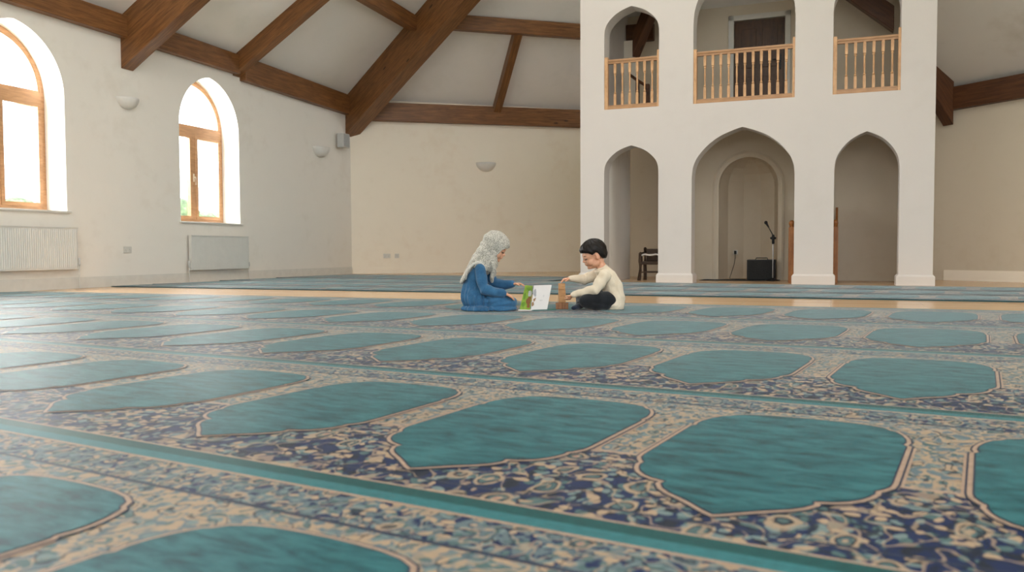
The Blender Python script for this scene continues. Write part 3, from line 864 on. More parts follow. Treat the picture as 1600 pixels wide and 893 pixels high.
# ------------------------------------------------------------------ wall fittings
def radiator(s0, s1, z0, z1, label, ribbed, valve_side):
    root = empty('radiator', (0,0,0), M=fz(A, Dl, Nl, s0, .0, 0)); tag(root, label, 'radiator', 'white panel radiators below the arched windows')
    w = s1-s0
    bm = bmesh.new()
    # front convector panel with vertical flutes
    n = int(w/.033); y0 = .115
    cols = []
    for k in range(n*4+1):
        x = .02+(w-.04)*k/(n*4); ph = k % 4
        dy = (.0, .006, .008, .006)[ph] if ribbed else (.0, .0025, .003, .0025)[ph]
        cols.append((x, y0+dy))
    zt = [z0+.02, z0+.05, z1-.05, z1-.02]
    grid = [[bm.verts.new((x, y if 0 < i < 3 else y0, z)) for (x, y) in cols] for i, z in enumerate(zt)]
    for a, b in zip(grid[:-1], grid[1:]):
        for k in range(len(a)-1): bm.faces.new((a[k], a[k+1], b[k+1], b[k]))
    bx(bm, 0, w, .05, y0-.001, z0, z1, bev=.008)
    bm_obj('radiator_panel', bm, M['white'], root)
    bm = bmesh.new(); bx(bm, -.004, w+.004, .04, y0+.008, z1-.004, z1+.008, bev=.003)
    for k in range(int(w/.05)): bx(bm, .03+k*.05, .05+k*.05, .055, y0-.01, z1+.008, z1+.0085)
    bm_obj('top_grille', bm, M['white'], root)
    for x in (.12, w-.12):
        bm = bmesh.new(); bx(bm, x-.02, x+.02, .001, .052, z0+.08, z1-.08); bm_obj('wall_bracket', bm, M['white'], root)
    for x, big in ((-.035, valve_side < 0), (w+.035, valve_side > 0)):
        bm = bmesh.new()
        tube(bm, [(x, .085, .003), (x, .085, z0+.05)], [.008]*2, 8)
        tube(bm, [(x, .085, z0+.05), (x-(.03 if x > 0 else -.03), .085, z0+.05)], [.009]*2, 8)
        bm_obj('water_pipe', bm, M['white'], root, smooth=True)
        bm = bmesh.new()
        lathe(bm, [(0, z0+.045), (.016, z0+.047), (.018, z0+.09), (.013 if not big else .02, z0+.10), (.015 if not big else .021, z0+(.12 if not big else .16)), (0, z0+(.125 if not big else .165))], 12, cx=x, cy=.085)
        bm_obj('valve', bm, M['plastic'], root, smooth=True)
radiator(-.50, 1.14, .275, .862, 'ribbed white panel radiator beneath the large window at the left edge', True, 1)
radiator(3.43, 4.93, .205, .79, 'smooth white panel radiator beneath the small arched window', False, -1)

def uplighter(O, D, Nin, s, z, w, h, label):
    root = empty('wall_uplighter', (0,0,0), M=fz(O, D, Nin, s, 0, z)); tag(root, label, 'wall lamp', 'half-bowl plaster wall uplighters')
    bm = bmesh.new()
    n = 10; rings = []
    for k in range(n+1):
        a = PI/2*k/n
        r = math.cos(a)*w/2; zz = -h*math.sin(a)
        rings.append([bm.verts.new((r*math.cos(PI*j/16), max(.002, r*math.sin(PI*j/16)*.85), zz)) for j in range(17)])
    rings.insert(0, [bm.verts.new((w*.47*math.cos(PI*j/16), max(.002, w*.47*math.sin(PI*j/16)*.85), -.004)) for j in range(17)])
    rings.insert(0, [bm.verts.new((w*.40*math.cos(PI*j/16), max(.002, w*.40*math.sin(PI*j/16)*.8), -h*.5)) for j in range(17)])
    for a, b in zip(rings[:-1], rings[1:]):
        for j in range(16):
            try: bm.faces.new((a[j], a[j+1], b[j+1], b[j]))
            except ValueError: pass
    bmesh.ops.remove_doubles(bm, verts=bm.verts, dist=1e-4)
    bm_obj('bowl', bm, M['plasterlamp'], root, smooth=True)
    bm = bmesh.new(); bx(bm, -w*.3, w*.3, .0005, .02, -h*.7, -.01, bev=.004); bm_obj('back_plate', bm, M['plasterlamp'], root)
uplighter(A, Dl, Nl, 2.20, 2.88, .40, .17, 'plaster half-bowl uplighter on the left wall between the two windows')
uplighter(A, Dl, Nl, 7.48, 2.73, .50, .21, 'plaster half-bowl uplighter on the left wall below the grey speaker')
uplighter(C, Db, Nb, 3.16, 2.60, .48, .21, 'plaster half-bowl uplighter alone on the back wall')

def speaker():
    root = empty('wall_speaker', (0,0,0), M=fz(A, Dl, Nl, 8.22, 0, 2.80)); tag(root, 'small grey box speaker mounted high on the left wall near the corner', 'speaker')
    bm = bmesh.new(); bx(bm, -.14, .14, .06, .22, 0, .31, bev=.02); bm_obj('cabinet', bm, M['plastic'], root)
    bm = bmesh.new(); bx(bm, -.12, .12, .218, .226, .02, .29, bev=.004); bm_obj('front_grille', bm, plain('speaker_grille', (.40,.41,.41), .7, .1, 90), root)
    bm = bmesh.new(); bx(bm, -.03, .03, .001, .07, .1, .2); bm_obj('bracket', bm, M['blackmetal'], root)
speaker()
def socket(O, D, Nin, s, z, w, h, label):
    root = empty('wall_socket', (0,0,0), M=fz(O, D, Nin, s, 0, z)); tag(root, label, 'socket', 'plastic wall sockets')
    bm = bmesh.new(); bx(bm, -w/2, w/2, .0005, .012, -h/2, h/2, bev=.004); bm_obj('face_plate', bm, M['socket'], root)
    nn = 2 if w > h*1.3 else 1
    for k in range(nn):
        cx = (k-.5)*w/2 if nn == 2 else 0
        bm = bmesh.new(); bx(bm, cx-.012, cx+.004, .012, .016, h*.12, h*.34, bev=.001); bm_obj('switch_rocker', bm, M['white'], root)
        bm = bmesh.new()
        for (px, pz) in ((0, .005), (-.012, -.018), (.012, -.018)): bx(bm, cx+px-.003, cx+px+.003, .0115, .0125, pz-.005, pz+.003)
        bm_obj('pin_holes', bm, M['black'], root)
socket(A, Dl, Nl, 2.15, .555, .16, .10, 'double white socket low on the left wall between the radiators')
socket(C, Db, Nb, .80, .405, .16, .10, 'leftmost of the two pale sockets low on the back wall')
socket(C, Db, Nb, 1.03, .405, .10, .10, 'right one of the two pale sockets low on the back wall')

# ------------------------------------------------------------------ things in the arcade
# black amplifier box
root = empty('black_speaker_box', (0,0,0), M=fz(F0, Df, Nf, 2.47, 1.50, 0)); tag(root, 'black box loudspeaker standing on the floor mat in the niche', 'speaker')
bm = bmesh.new(); bx(bm, 0, .46, 0, .28, .012, .35, bev=.012); bm_obj('cabinet', bm, M['black'], root)
bm = bmesh.new(); bx(bm, .025, .435, -.006, .004, .03, .33, bev=.003); bm_obj('front_grille', bm, plain('black_grille', (.02,.02,.02), .8, .3, 120, .3, 300), root)
bm = bmesh.new(); tube(bm, [(.13,.14,.345), (.14,.14,.375), (.32,.14,.375), (.33,.14,.345)], [.008]*4, 8); bm_obj('carry_handle', bm, M['black'], root, smooth=True)
bm = bmesh.new()
for sx in (.02, .40):
    for sy in (.03, .22):
        b2 = bmesh.new(); bx(b2, sx, sx+.04, sy, sy+.04, .0065, .014); bm_obj('rubber_foot', b2, M['black'], root)
bm.free()
# mat
bm = bmesh.new(); bx(bm, 1.72, 2.93, 1.25, 1.79, .001, .006, bev=.001)
tag(bm_obj('floor_mat', bm, M['matblack'], M=fz(F0, Df, Nf)), 'thin black mat on the floor in front of the niche', 'mat')
# microphone stand
root = empty('microphone_stand', (0,0,0), M=fz(F0, Df, Nf, 2.90, 1.38, .006)); tag(root, 'tall black and steel microphone stand beside the black box', 'microphone stand')
bm = bmesh.new(); lathe(bm, [(0,0),(.12,0),(.12,.012),(.03,.022),(.014,.04),(0,.04)], 24); bm_obj('round_base', bm, M['blackmetal'], root, smooth=True)
bm = bmesh.new(); tube(bm, [(0,0,.03), (0,0,.70)], [.011, .010], 10); bm_obj('lower_pole', bm, M['steel'], root, smooth=True)
bm = bmesh.new(); tube(bm, [(0,0,.62), (0,0,.74)], [.022, .022], 10); tube(bm, [(-.03,0,.70), (.03,0,.70)], [.02,.02], 8); bm_obj('clutch', bm, M['blackmetal'], root, smooth=True)
bm = bmesh.new(); tube(bm, [(.015,0,.66), (-.02,0,.78), (-.085,0,.90)], [.008]*3, 8); bm_obj('boom_arm', bm, M['blackmetal'], root, smooth=True)
bm = bmesh.new(); tube(bm, [(-.075,0,.885), (-.11,0,.945)], [.013, .02], 10); ell(bm, (-.117,0,.958), (.028,.028,.03)); bm_obj('microphone', bm, M['blackmetal'], root, smooth=True)
# socket and cable in the niche
root = empty('wall_socket', (0,0,0), M=fz(F0, Df, -Nf, 2.17, -ND-.42, .47)); tag(root, 'small socket with a black plug on the niche wall', 'socket', None)
root.matrix_world = fz(F0, Df, -Nf, 2.20, -(ND+.44), .47)
bm = bmesh.new(); bx(bm, -.04, .04, -.02, .0, -.04, .04, bev=.003); bm_obj('face_plate', bm, M['socket'], root)
bm = bmesh.new(); bx(bm, -.02, .02, 0, .04, -.03, .03, bev=.004); bm_obj('plug', bm, M['black'], root)
bm = bmesh.new()
tube(bm, [fpt(2.20, ND+.39, .45), fpt(2.205, ND+.37, .38), fpt(2.19, ND+.33, .25), fpt(2.15, ND+.27, .10), fpt(2.13, ND+.2, .016), fpt(2.2, ND-.05, .014), fpt(2.44, ND-.20, .014)], [.005]*7, 6)
tag(bm_obj('power_cable', bm, M['black'], smooth=True), 'thin black cable hanging from the niche socket to the floor', 'cable')

# wooden pulpit half hidden by the second pier
root = empty('wooden_pulpit', (0,0,0), M=fz(F0, Df, Nf, 3.16, .62, 0)); tag(root, 'honey oak stepped pulpit half hidden behind the pier right of the central arch', 'pulpit')
def post(x0, x1, y0, y1, h, fin=True, mat='pulpit'):
    bm = bmesh.new(); bx(bm, x0, x1, y0, y1, 0, h, bev=.006)
    if fin:
        cx, cy = (x0+x1)/2, (y0+y1)/2; r = min(x1-x0, y1-y0)/2
        lathe(bm, [(0,h),(r*.9,h),(r*.7,h+.015),(r*.75,h+.025),(r*1.0,h+.06),(r*.9,h+.085),(r*.45,h+.11),(0,h+.115)], 14, cx=cx, cy=cy)
    bm_obj('corner_post', bm, M[mat], root)
post(.02, .11, 0, .09, .86); post(.66, .74, 0, .08, .86, True)
bm = bmesh.new(); bx(bm, .10, .67, .02, .05, .02, .80, bev=.004); bm_obj('front_panel', bm, M['pulpit'], root)
for x0 in (.085, .70):
    bm = bmesh.new()
    vs = [bm.verts.new((x0, y, z)) for y, z in ((.07,0),(1.05,0),(1.05,1.19),(.75,1.19),(.07,.78))]
    f = bm.faces.new(vs); r = bmesh.ops.extrude_face_region(bm, geom=[f])
    for v in r['geom']:
        if isinstance(v, bmesh.types.BMVert): v.co.x += .035
    bm_obj('side_panel', bm, M['doorwood'] if x0 < .2 else M['pulpit'], root)
for k in range(3):
    bm = bmesh.new(); bx(bm, .12, .70, .12+.3*k, .44+.3*k, .0, .2+.2*k, bev=.006); bm_obj('step', bm, M['pulpit'], root)

# wooden armchair with a cloth in the left arch
root = empty('wooden_armchair', (0,0,0), M=fz(F0, Df, Nf, .76, 1.02, 0) @ Matrix.Diagonal((1.05,1,1.08,1))); tag(root, 'old dark wooden armchair with cream papers, in the left arch', 'chair')
def leg(pts, r, nm='leg'):
    bm = bmesh.new(); tube(bm, pts, [q*1.5 for q in r], 8); bm_obj(nm, bm, M['stoolwood'], root, smooth=True)
for sx in (0, .46):
    leg([(sx-.02 if sx == 0 else sx+.02, -.01, .01), (sx, .0, .16), (sx, .01, .30), (sx+.0, .0, .42)], [.02, .017, .024, .02])
    leg([(sx, .38, .01), (sx, .36, .25), (sx, .37, .50)], [.019, .02, .018])
bm = bmesh.new(); bx(bm, -.01, .47, -.02, .38, .25, .30, bev=.012); bm_obj('seat', bm, M['stoolwood'], root)
bm = bmesh.new(); bx(bm, .02, .44, .345, .385, .30, .50, bev=.012); bm_obj('backrest', bm, M['stoolwood'], root)
for sx in (0, .46):
    bm = bmesh.new(); tube(bm, [(sx, -.04, .415), (sx, .1, .43), (sx, .37, .44)], [(.022,.014)]*3, 8); bm_obj('armrest', bm, M['stoolwood'], root, smooth=True)
bm = bmesh.new(); bx(bm, .0, .46, -.0, .02, .12, .14); bx(bm, .0, .46, .34, .36, .12, .14); bm_obj('stretcher', bm, M['stoolwood'], root)
bm = bmesh.new()
n = 10
gr = [[bm.verts.new((.03+.30*i/n, -.05+.2*j/n, .455+.010*math.sin(i*.9)+.006*math.sin(j*1.3+i)-.018*abs(i-5)/5)) for i in range(n+1)] for j in range(n+1)]
for j in range(n):
    for i in range(n): bm.faces.new((gr[j][i], gr[j][i+1], gr[j+1][i+1], gr[j+1][i]))
r = bmesh.ops.extrude_face_region(bm, geom=list(bm.faces))
for v in r['geom']:
    if isinstance(v, bmesh.types.BMVert): v.co.z -= .022
tag(bm_obj('folded_cloth', bm, M['paper'], M=fz(F0, Df, Nf, .76, 1.02, 0), smooth=True), 'folded cream cloth lying across the arms of the dark armchair', 'cloth')
bm = bmesh.new(); bx(bm, -.02, .48, -.02, .06, .405, .432, bev=.006); bm_obj('front_rail', bm, M['stoolwood'], root)

# ------------------------------------------------------------------ outside hedge
bm = bmesh.new()
rnd = random.Random(3)
for k in range(260):
    s = rnd.uniform(-6, 18); p = A+Dl*s-Nl*rnd.uniform(7.5, 9.5)
    ell(bm, (p.x, p.y, rnd.uniform(0, 1.5)), (rnd.uniform(.3,.7),)*3, None, 8, 6)
hd = bm_obj('hedge', bm, plain('hedge_leaves', (.30,.40,.22), .9, .4, 6, .5, 20), smooth=True)
tag(hd, 'pale green hedge outside, faint beyond the arched windows', 'hedge', kind='stuff')

#PEOPLE_BEGIN
# ------------------------------------------------------------------ people
def skinmat():
    m, nt, p = newmat('skin'); g = G(nt)
    n = g.noise(g.coords('Object'), 30, 3)
    nt.links.new(g.ramp(n.outputs[0], [(.3, lin(196,142,112)), (.7, lin(216,164,134))]), p.inputs['Base Color'])
    p.inputs['Roughness'].default_value = .5; p.inputs['Specular IOR Level'].default_value = .35
    p.inputs['Subsurface Weight'].default_value = .12; p.inputs['Subsurface Radius'].default_value = (.01, .004, .002); p.inputs['Subsurface Scale'].default_value = .5
    return m
SK = skinmat()
LIP = plain('lips', lin(186,120,104), .5, .04)
LASH = plain('dark_lashes', lin(34,24,20), .7, .1)
EYE = plain('eye_white', (.7,.68,.65), .2, .02)
def clothmat(name, a, b, weave=160, bump=.3, sheen=.2):
    m, nt, p = newmat(name); g = G(nt); v = g.coords('Object')
    n = g.noise(v, 9, 4); n2 = g.noise(v, weave, 2)
    f = g.math('ADD', g.math('MULTIPLY', n.outputs[0], .6), g.math('MULTIPLY', n2.outputs[0], .4))
    nt.links.new(g.ramp(f, [(.35, a), (.65, b)]), p.inputs['Base Color'])
    p.inputs['Roughness'].default_value = .85; p.inputs['Specular IOR Level'].default_value = .2; p.inputs['Sheen Weight'].default_value = sheen
    bb = g.n('ShaderNodeBump', {'Height': n2.outputs[0], 'Strength': bump, 'Distance': .002}); nt.links.new(bb.outputs[0], p.inputs['Normal'])
    return m
DRESS = clothmat('blue_cotton', lin(38,80,116), lin(58,106,144))
KNIT = clothmat('cream_knit', lin(206,190,166), lin(226,213,192), 420, .25)
TROU = clothmat('black_trousers', lin(18,20,24), lin(30,33,38))
SOCK = clothmat('navy_sock', lin(20,30,48), lin(30,42,62))
HAIRM = clothmat('black_hair', lin(16,13,12), lin(34,28,25), 300, .2, 0)
HAIRM.node_tree.nodes['Principled BSDF'].inputs['Roughness'].default_value = .45
def hijabmat():
    m, nt, p = newmat('speckled_grey_scarf'); g = G(nt); v = g.coords('Object')
    vo = g.n('ShaderNodeTexVoronoi', {'Vector': v, 'Scale': 130, 'Randomness': 1}); nz = g.noise(v, 150, 2, .6)
    c = g.ramp(nz.outputs[0], [(.40, lin(128,126,118)), (.50, lin(176,172,162)), (.6, lin(200,194,182))])
    d = g.ramp(vo.outputs['Distance'], [(.0, (1,1,1)), (.2, (1,1,1)), (.27, (0,0,0))])
    c = g.mix(g.math('MULTIPLY', d, .6), c, lin(112,114,116))
    nt.links.new(c, p.inputs['Base Color']); p.inputs['Roughness'].default_value = .8; p.inputs['Sheen Weight'].default_value = .2
    p.inputs['Specular IOR Level'].default_value = .2
    return m
HIJ = hijabmat()

def head_shape(bm, R, c, sc=1.0, ears=True):
    """child's head, face toward local +x; R: rotation 3x3, c: centre"""
    def P(x, y, z): return Vector(c)+R@(Vector((x, y, z))*sc)
    def e(x, y, z, rx, ry, rz, u=24, v=16): ell(bm, P(x,y,z), (rx*sc, ry*sc, rz*sc), R, u, v)
    e(-.012, 0, .022, .094, .077, .084)          # skull
    e(.022, 0, .006, .069, .066, .068)           # forehead
    e(.024, 0, -.040, .058, .060, .062)          # face
    e(.020, 0, -.070, .052, .050, .040)          # lower face
    e(.046, 0, -.086, .029, .030, .022)          # jaw front
    e(.060, 0, -.092, .018, .020, .014)          # chin
    for s in (-1, 1):
        e(.046, s*.031, -.046, .033, .031, .034) # cheeks
        e(.064, s*.024, .004, .017, .024, .012)  # brow ridge
        e(.010, s*.044, -.064, .040, .022, .032) # jaw corner
    e(.081, 0, -.014, .009, .010, .020)          # nose bridge
    e(.0905, 0, -.032, .0125, .0115, .0115)      # nose tip
    for s in (-1, 1): e(.083, s*.010, -.036, .009, .008, .008)
    e(.073, 0, -.058, .016, .024, .018)          # mouth mound
    e(.0815, 0, -.055, .007, .017, .006); e(.0795, 0, -.0645, .007, .014, .007)
    if ears:
        for s in (-1, 1):
            e(-.012, s*.077, -.018, .019, .007, .028); e(-.006, s*.080, -.026, .012, .007, .018)
    return P
def face_parts(root, R, c, sc, blush=True):
    def P(x, y, z): return Vector(c)+R@(Vector((x, y, z))*sc)
    for s in (-1, 1):
        bm = bmesh.new(); ell(bm, P(.068, s*.028, -.013), (.013*sc, .014*sc, .010*sc), R, 14, 10)
        bm_obj('eye', bm, EYE, root, smooth=True)
        bm = bmesh.new()                          # lowered upper lid with lashes
        tube(bm, [P(.077, s*.012, -.016), P(.084, s*.022, -.0195), P(.083, s*.034, -.0195), P(.071, s*.046, -.014)], [.0016*sc, .0028*sc, .0030*sc, .0018*sc], 8)
        bm_obj('eyelashes', bm, LASH, root, smooth=True)
        bm = bmesh.new(); ell(bm, P(.0735, s*.028, -.0085), (.0115*sc, .0155*sc, .0085*sc), R, 14, 10)
        bm_obj('eyelid', bm, SK, root, smooth=True)
        bm = bmesh.new()
        tube(bm, [P(.083, s*.012, .006), P(.084, s*.026, .011), P(.072, s*.044, .007)], [.0026*sc, .0034*sc, .0016*sc], 8)
        bm_obj('eyebrow', bm, LASH, root, smooth=True)
    bm = bmesh.new()
    ell(bm, P(.0848, 0, -.0555), (.0055*sc, .0135*sc, .0030*sc), R, 12, 8); ell(bm, P(.0832, 0, -.0618), (.0052*sc, .0115*sc, .0032*sc), R, 12, 8)
    bm_obj('lips', bm, LIP, root, smooth=True)
def hand(bm, wrist, d, palm, thumb_side, size=1.0, curl=.5, spread=.16, fing_curl=None):
    """hand at wrist, fingers along d, palm facing `palm`, thumb toward thumb_side"""
    w = Vector(wrist); d = Vector(d).normalized(); n = Vector(palm); n = (n-d*n.dot(d)).normalized(); t = d.cross(n)
    if t.dot(Vector(thumb_side)) < 0: t = -t
    s = size
    # palm from broad flattened tubes
    tube(bm, [w-d*.012*s, w+d*.012*s, w+d*.035*s, w+d*.050*s], [(.016*s,.012*s), (.020*s,.011*s), (.026*s,.0105*s), (.025*s,.010*s)], 14, up=n)
    L = [.036, .042, .039, .030]
    for k in range(4):
        a = (1.5-k)
        b = w+d*(.050 - .004*abs(a-.3))*s + t*a*.0125*s
        dd = (d+t*a*spread*.6).normalized()
        c = curl if fing_curl is None else fing_curl[k]
        pts = [b-dd*.012*s, b]; ang = 0
        for j, fr_ in enumerate((.42, .32, .26)):
            ang += c*(.75 if j == 0 else 1.0)
            v = dd*math.cos(ang)+n*math.sin(ang)
            pts.append(pts[-1]+v*L[k]*fr_*s)
        tube(bm, pts, [.0066*s, .0066*s, .0060*s, .0055*s, .0046*s], 10, up=n, caps=2)
    b = w+d*.014*s+t*.020*s
    tv = (t*.75+d*.66+n*.25).normalized(); tv2 = (t*.32+d*.86+n*.38).normalized()
    tube(bm, [b-t*.008*s, b+tv*.016*s, b+tv*.016*s+tv2*.016*s, b+tv*.016*s+tv2*.028*s], [.0095*s, .0082*s, .0070*s, .0055*s], 10, up=n, caps=2)
def arm(bm, sh, el, wr, r=(.030, .026, .021, .0165, .0135)):
    sh, el, wr = Vector(sh), Vector(el), Vector(wr)
    tube(bm, [sh, sh.lerp(el, .5), el, el.lerp(wr, .45), wr], r, 16)
def disp(me, fn):
    cs = [(v.co.copy(), v.normal.copy()) for v in me.vertices]
    flat = []
    for c, n in cs: flat.extend(fn(c, n))
    me.vertices.foreach_set('co', flat)
    me.update()
def roty(p): return Matrix.Rotation(p, 3, 'Y')

# ---- girl ----------------------------------------------------------
def make_girl():
    root = empty('person', (-.191, 7.043, .0165)); tag(root, 'girl in a blue dress and speckled grey headscarf kneeling with an open picture book', 'person', 'children seated on the carpet')
    R = Matrix.Rotation(math.radians(-8), 3, 'Z') @ roty(math.radians(22)); hc = (.052, 0, .532); sc = 1.03
    bm = bmesh.new()
    P = head_shape(bm, R, hc, sc, False)
    tube(bm, [P(-.03, 0, -.05), (-.02, 0, .42), (-.055, 0, .36)], [.040, .034, .045], 18)
    tube(bm, [(-.135, 0, .10), (-.13, 0, .18), (-.105, 0, .27), (-.075, 0, .345), (-.06, 0, .385)], [(.085,.070), (.074,.060), (.080,.058), (.084,.046), (.048,.034)], 22, up=(1,0,0))
    nsh, nel, nwr = Vector((-.075,-.105,.345)), Vector((-.045,-.160,.185)), Vector((.140,-.110,.143))
    fsh, fel, fwr = Vector((-.055,.105,.345)), Vector((.045,.140,.215)), Vector((.212,.045,.218))
    arm(bm, nsh, nel, nwr); arm(bm, fsh, fel, fwr)
    hand(bm, nwr, (.88, .16, -.50), (-.35, .1, -.9), (.3, 1, .4), 1.05, .22)
    hand(bm, fwr, (.97, -.16, .02), (.05, -.1, -1), (.2, -1, -.1), 1.05, .34)
    for s in (-1, 1):   # folded legs
        tube(bm, [(-.12, s*.060, .095), (.02, s*.065, .075), (.135, s*.06, .056)], [.048, .040, .032], 16)
        tube(bm, [(.135, s*.06, .046), (.0, s*.06, .036), (-.13, s*.055, .034)], [.030, .028, .022], 14)
        tube(bm, [(-.13, s*.06, .032), (-.19, s*.055, .028)], [(.024,.02), (.028,.014)], 12)
    body = fuse(bm, .0034, 8, .5)
    link('body', body, SK, root, smooth=True)
    face_parts(root, R, hc, sc)
    # dress: bodice, full sleeves, gathered skirt
    bm = bmesh.new()
    tube(bm, [(-.135, 0, .14), (-.138, 0, .20), (-.115, 0, .28), (-.085, 0, .345), (-.065, 0, .385)], [(.118,.104), (.104,.088), (.106,.084), (.104,.066), (.060,.045)], 26, up=(1,0,0))
    for (a, b, c, k) in ((nsh, nel, nwr, 1), (fsh, fel, fwr, 1)):
        b2 = b.lerp(c, .5)+Vector((0,0,-.008)); c2 = b.lerp(c, .86)
        tube(bm, [a+Vector((0,0,.005)), a.lerp(b,.35), a.lerp(b,.75), b, b2, c2], [.046, .046, .046, .047, .043, .034], 18)
    # skirt volume
    ell(bm, (-.115, 0, .115), (.125, .150, .125)); ell(bm, (.02, 0, .075), (.185, .150, .085)); ell(bm, (.125, 0, .062), (.112, .128, .066))
    ell(bm, (-.06, 0, .012), (.180, .185, .05)); ell(bm, (.08, 0, .012), (.155, .155, .045))
    dr = fuse(bm, .0045, 7, .6)
    def fold(co, n):
        x, y, z = co
        if z < .012: z = max(z, .001+.0*z)
        # gathers fall from a high waist
        k = max(0, min(1, (.26-z)/.10)); k *= 1 if x < .02 else max(.25, 1-(x-.02)/.16)
        onarm = (abs(y) > .125 and z > .13)
        if x > .02 and z > .125: k = 0
        if not onarm:
            a = math.atan2(y, x+.10)
            amp = .0062*k
            dd = math.sin(a*21+math.sin(a*5)*1.2)*amp + math.sin(a*33+z*6)*amp*.35
            x += n.x*dd; y += n.y*dd; z += n.z*dd*.4
            # waist seam
            wst = math.exp(-((co.z-.235-.12*(-co.x-.1))/.010)**2)*(.005 if abs(y) < .125 and x < 0 else 0)
            x -= n.x*wst; y -= n.y*wst
        else:
            dd = .0024*math.sin(co.x*70+co.z*34)+.0016*math.sin(co.x*30-co.z*80)
            x += n.x*dd; y += n.y*dd; z += n.z*dd
        if co.x > -.02 and co.z < .12 and not onarm:   # long soft folds over the lap
            dd = .0045*math.sin((co.z*1.3-co.x*.5)*80+1.0*math.sin(co.x*9+co.y*5))
            z += n.z*dd; y += n.y*dd
        return (x, y, max(z, .0015))
    disp(dr, fold)
    link('dress', dr, DRESS, root, smooth=True)
    for (b, c) in ((nel, nwr), (fel, fwr)):
        bm = bmesh.new(); v = (c-b).normalized(); p = b.lerp(c, .90)
        tube(bm, [p-v*.014, p-v*.004, p+v*.006], [.024, .0215, .0225], 18)
        bm_obj('cuff', bm, DRESS, root, smooth=True)
    # headscarf
    bm = bmesh.new()
    def HP(x, y, z): return Vector(hc)+R@(Vector((x, y, z))*sc)
    def he(x, y, z, rx, ry, rz): ell(bm, HP(x, y, z), (rx*sc, ry*sc, rz*sc), R, 28, 20)
    he(-.012, 0, .035, .112, .095, .100); he(.020, 0, .040, .088, .082, .080); he(.010, 0, -.045, .070, .078, .078); he(-.05, 0, -.03, .080, .082, .080)
    # wraps under the chin and round the neck
    tube(bm, [(-.03, 0, .475), (-.012, 0, .42), (-.028, 0, .375)], [(.080,.072), (.080,.070), (.098,.074)], 26, up=(1,0,0))
    # front fall on the chest
    tube(bm, [(.030, -.012, .430), (.036, -.028, .375), (.034, -.045, .320), (.026, -.060, .268), (.018, -.066, .240)], [(.074,.046), (.078,.032), (.064,.024), (.040,.017), (.020,.010)], 22, up=(1,0,0))
    tube(bm, [(.03, .02, .42), (.03, .05, .36), (.02, .07, .31)], [(.06,.036), (.05,.026), (.03,.016)], 18, up=(1,0,0))
    # back fall over the shoulders, flaring away from the spine
    tube(bm, [(-.045, 0, .500), (-.105, 0, .440), (-.150, 0, .375), (-.190, 0, .310), (-.222, 0, .258), (-.234, 0, .240)], [(.086,.060), (.104,.040), (.116,.026), (.122,.018), (.118,.015), (.110,.010)], 28, up=(1,0,0))
    # side fall between hood and shoulder
    for s in (-1, 1): tube(bm, [(-.01, s*.060, .47), (-.055, s*.078, .415), (-.105, s*.088, .375)], [(.034,.022)]*3, 16, up=(0,s,0))
    hj = fuse(bm, .0042, 6, .6)
    def drape(co, n):
        x, y, z = co
        k = max(0, min(1, (.56-z)/.14))
        if x < .0:
            dd = .0062*k*math.sin(y*78+x*34+2.2*math.sin(z*16)) 
        else:
            dd = .0048*k*math.sin((x*.8+z*.45)*120+y*30)
        # soft folds sweeping back over the hood
        dd += .0028*(1-k)*math.sin((x*.55+z)*85+3*y)*(1 if x < .03 else .2)
        return (x+n.x*dd, y+n.y*dd, z+n.z*dd)
    disp(hj, drape)
    # opening for the face
    f1, r1 = HP(.090, 0, -.032), (.064*sc, .064*sc, .080*sc)
    f2, r2 = HP(.140, 0, -.005), (.064*sc, .075*sc, .050*sc)
    hj = trim_mesh(hj, lambda q: in_ell(q, f1, r1, R) or in_ell(q, f2, r2, R))
    link('headscarf', hj, HIJ, root, smooth=True)
    # peaked rim of the scarf over the brow
    bm = bmesh.new()
    pts = [HP(.045, s_*a, b) for s_, a, b in ((-1,.072,-.055), (-1,.074,-.02), (-1,.070,.018), (-1,.052,.040))] 
    pts = [HP(.030,-.071,-.070), HP(.050,-.071,-.030), HP(.068,-.062,.008), HP(.090,-.036,.030), HP(.103,0,.037), HP(.090,.036,.030), HP(.068,.062,.008), HP(.050,.071,-.030), HP(.030,.071,-.070)]
    tube(bm, pts, [(.008,.006)]*9, 10, up=Vector((.2,0,1)))
    bm_obj('scarf_rim', bm, HIJ, root, smooth=True)
    # white lining edge lying over the near shoulder
    bm = bmesh.new()
    tube(bm, [(-.196,-.085,.262), (-.184,-.102,.315), (-.163,-.114,.358), (-.132,-.120,.392), (-.096,-.118,.406), (-.062,-.110,.398), (-.038,-.100,.372), (-.022,-.092,.335)], [(.003,.007), (.003,.010), (.003,.011), (.003,.012), (.003,.011), (.003,.009), (.003,.006), (.002,.004)], 12, up=Vector((0,-.5,1)))
    bm_obj('scarf_lining', bm, plain('scarf_lining_white', lin(216,211,200), .8, .03), root, smooth=True)
    return root

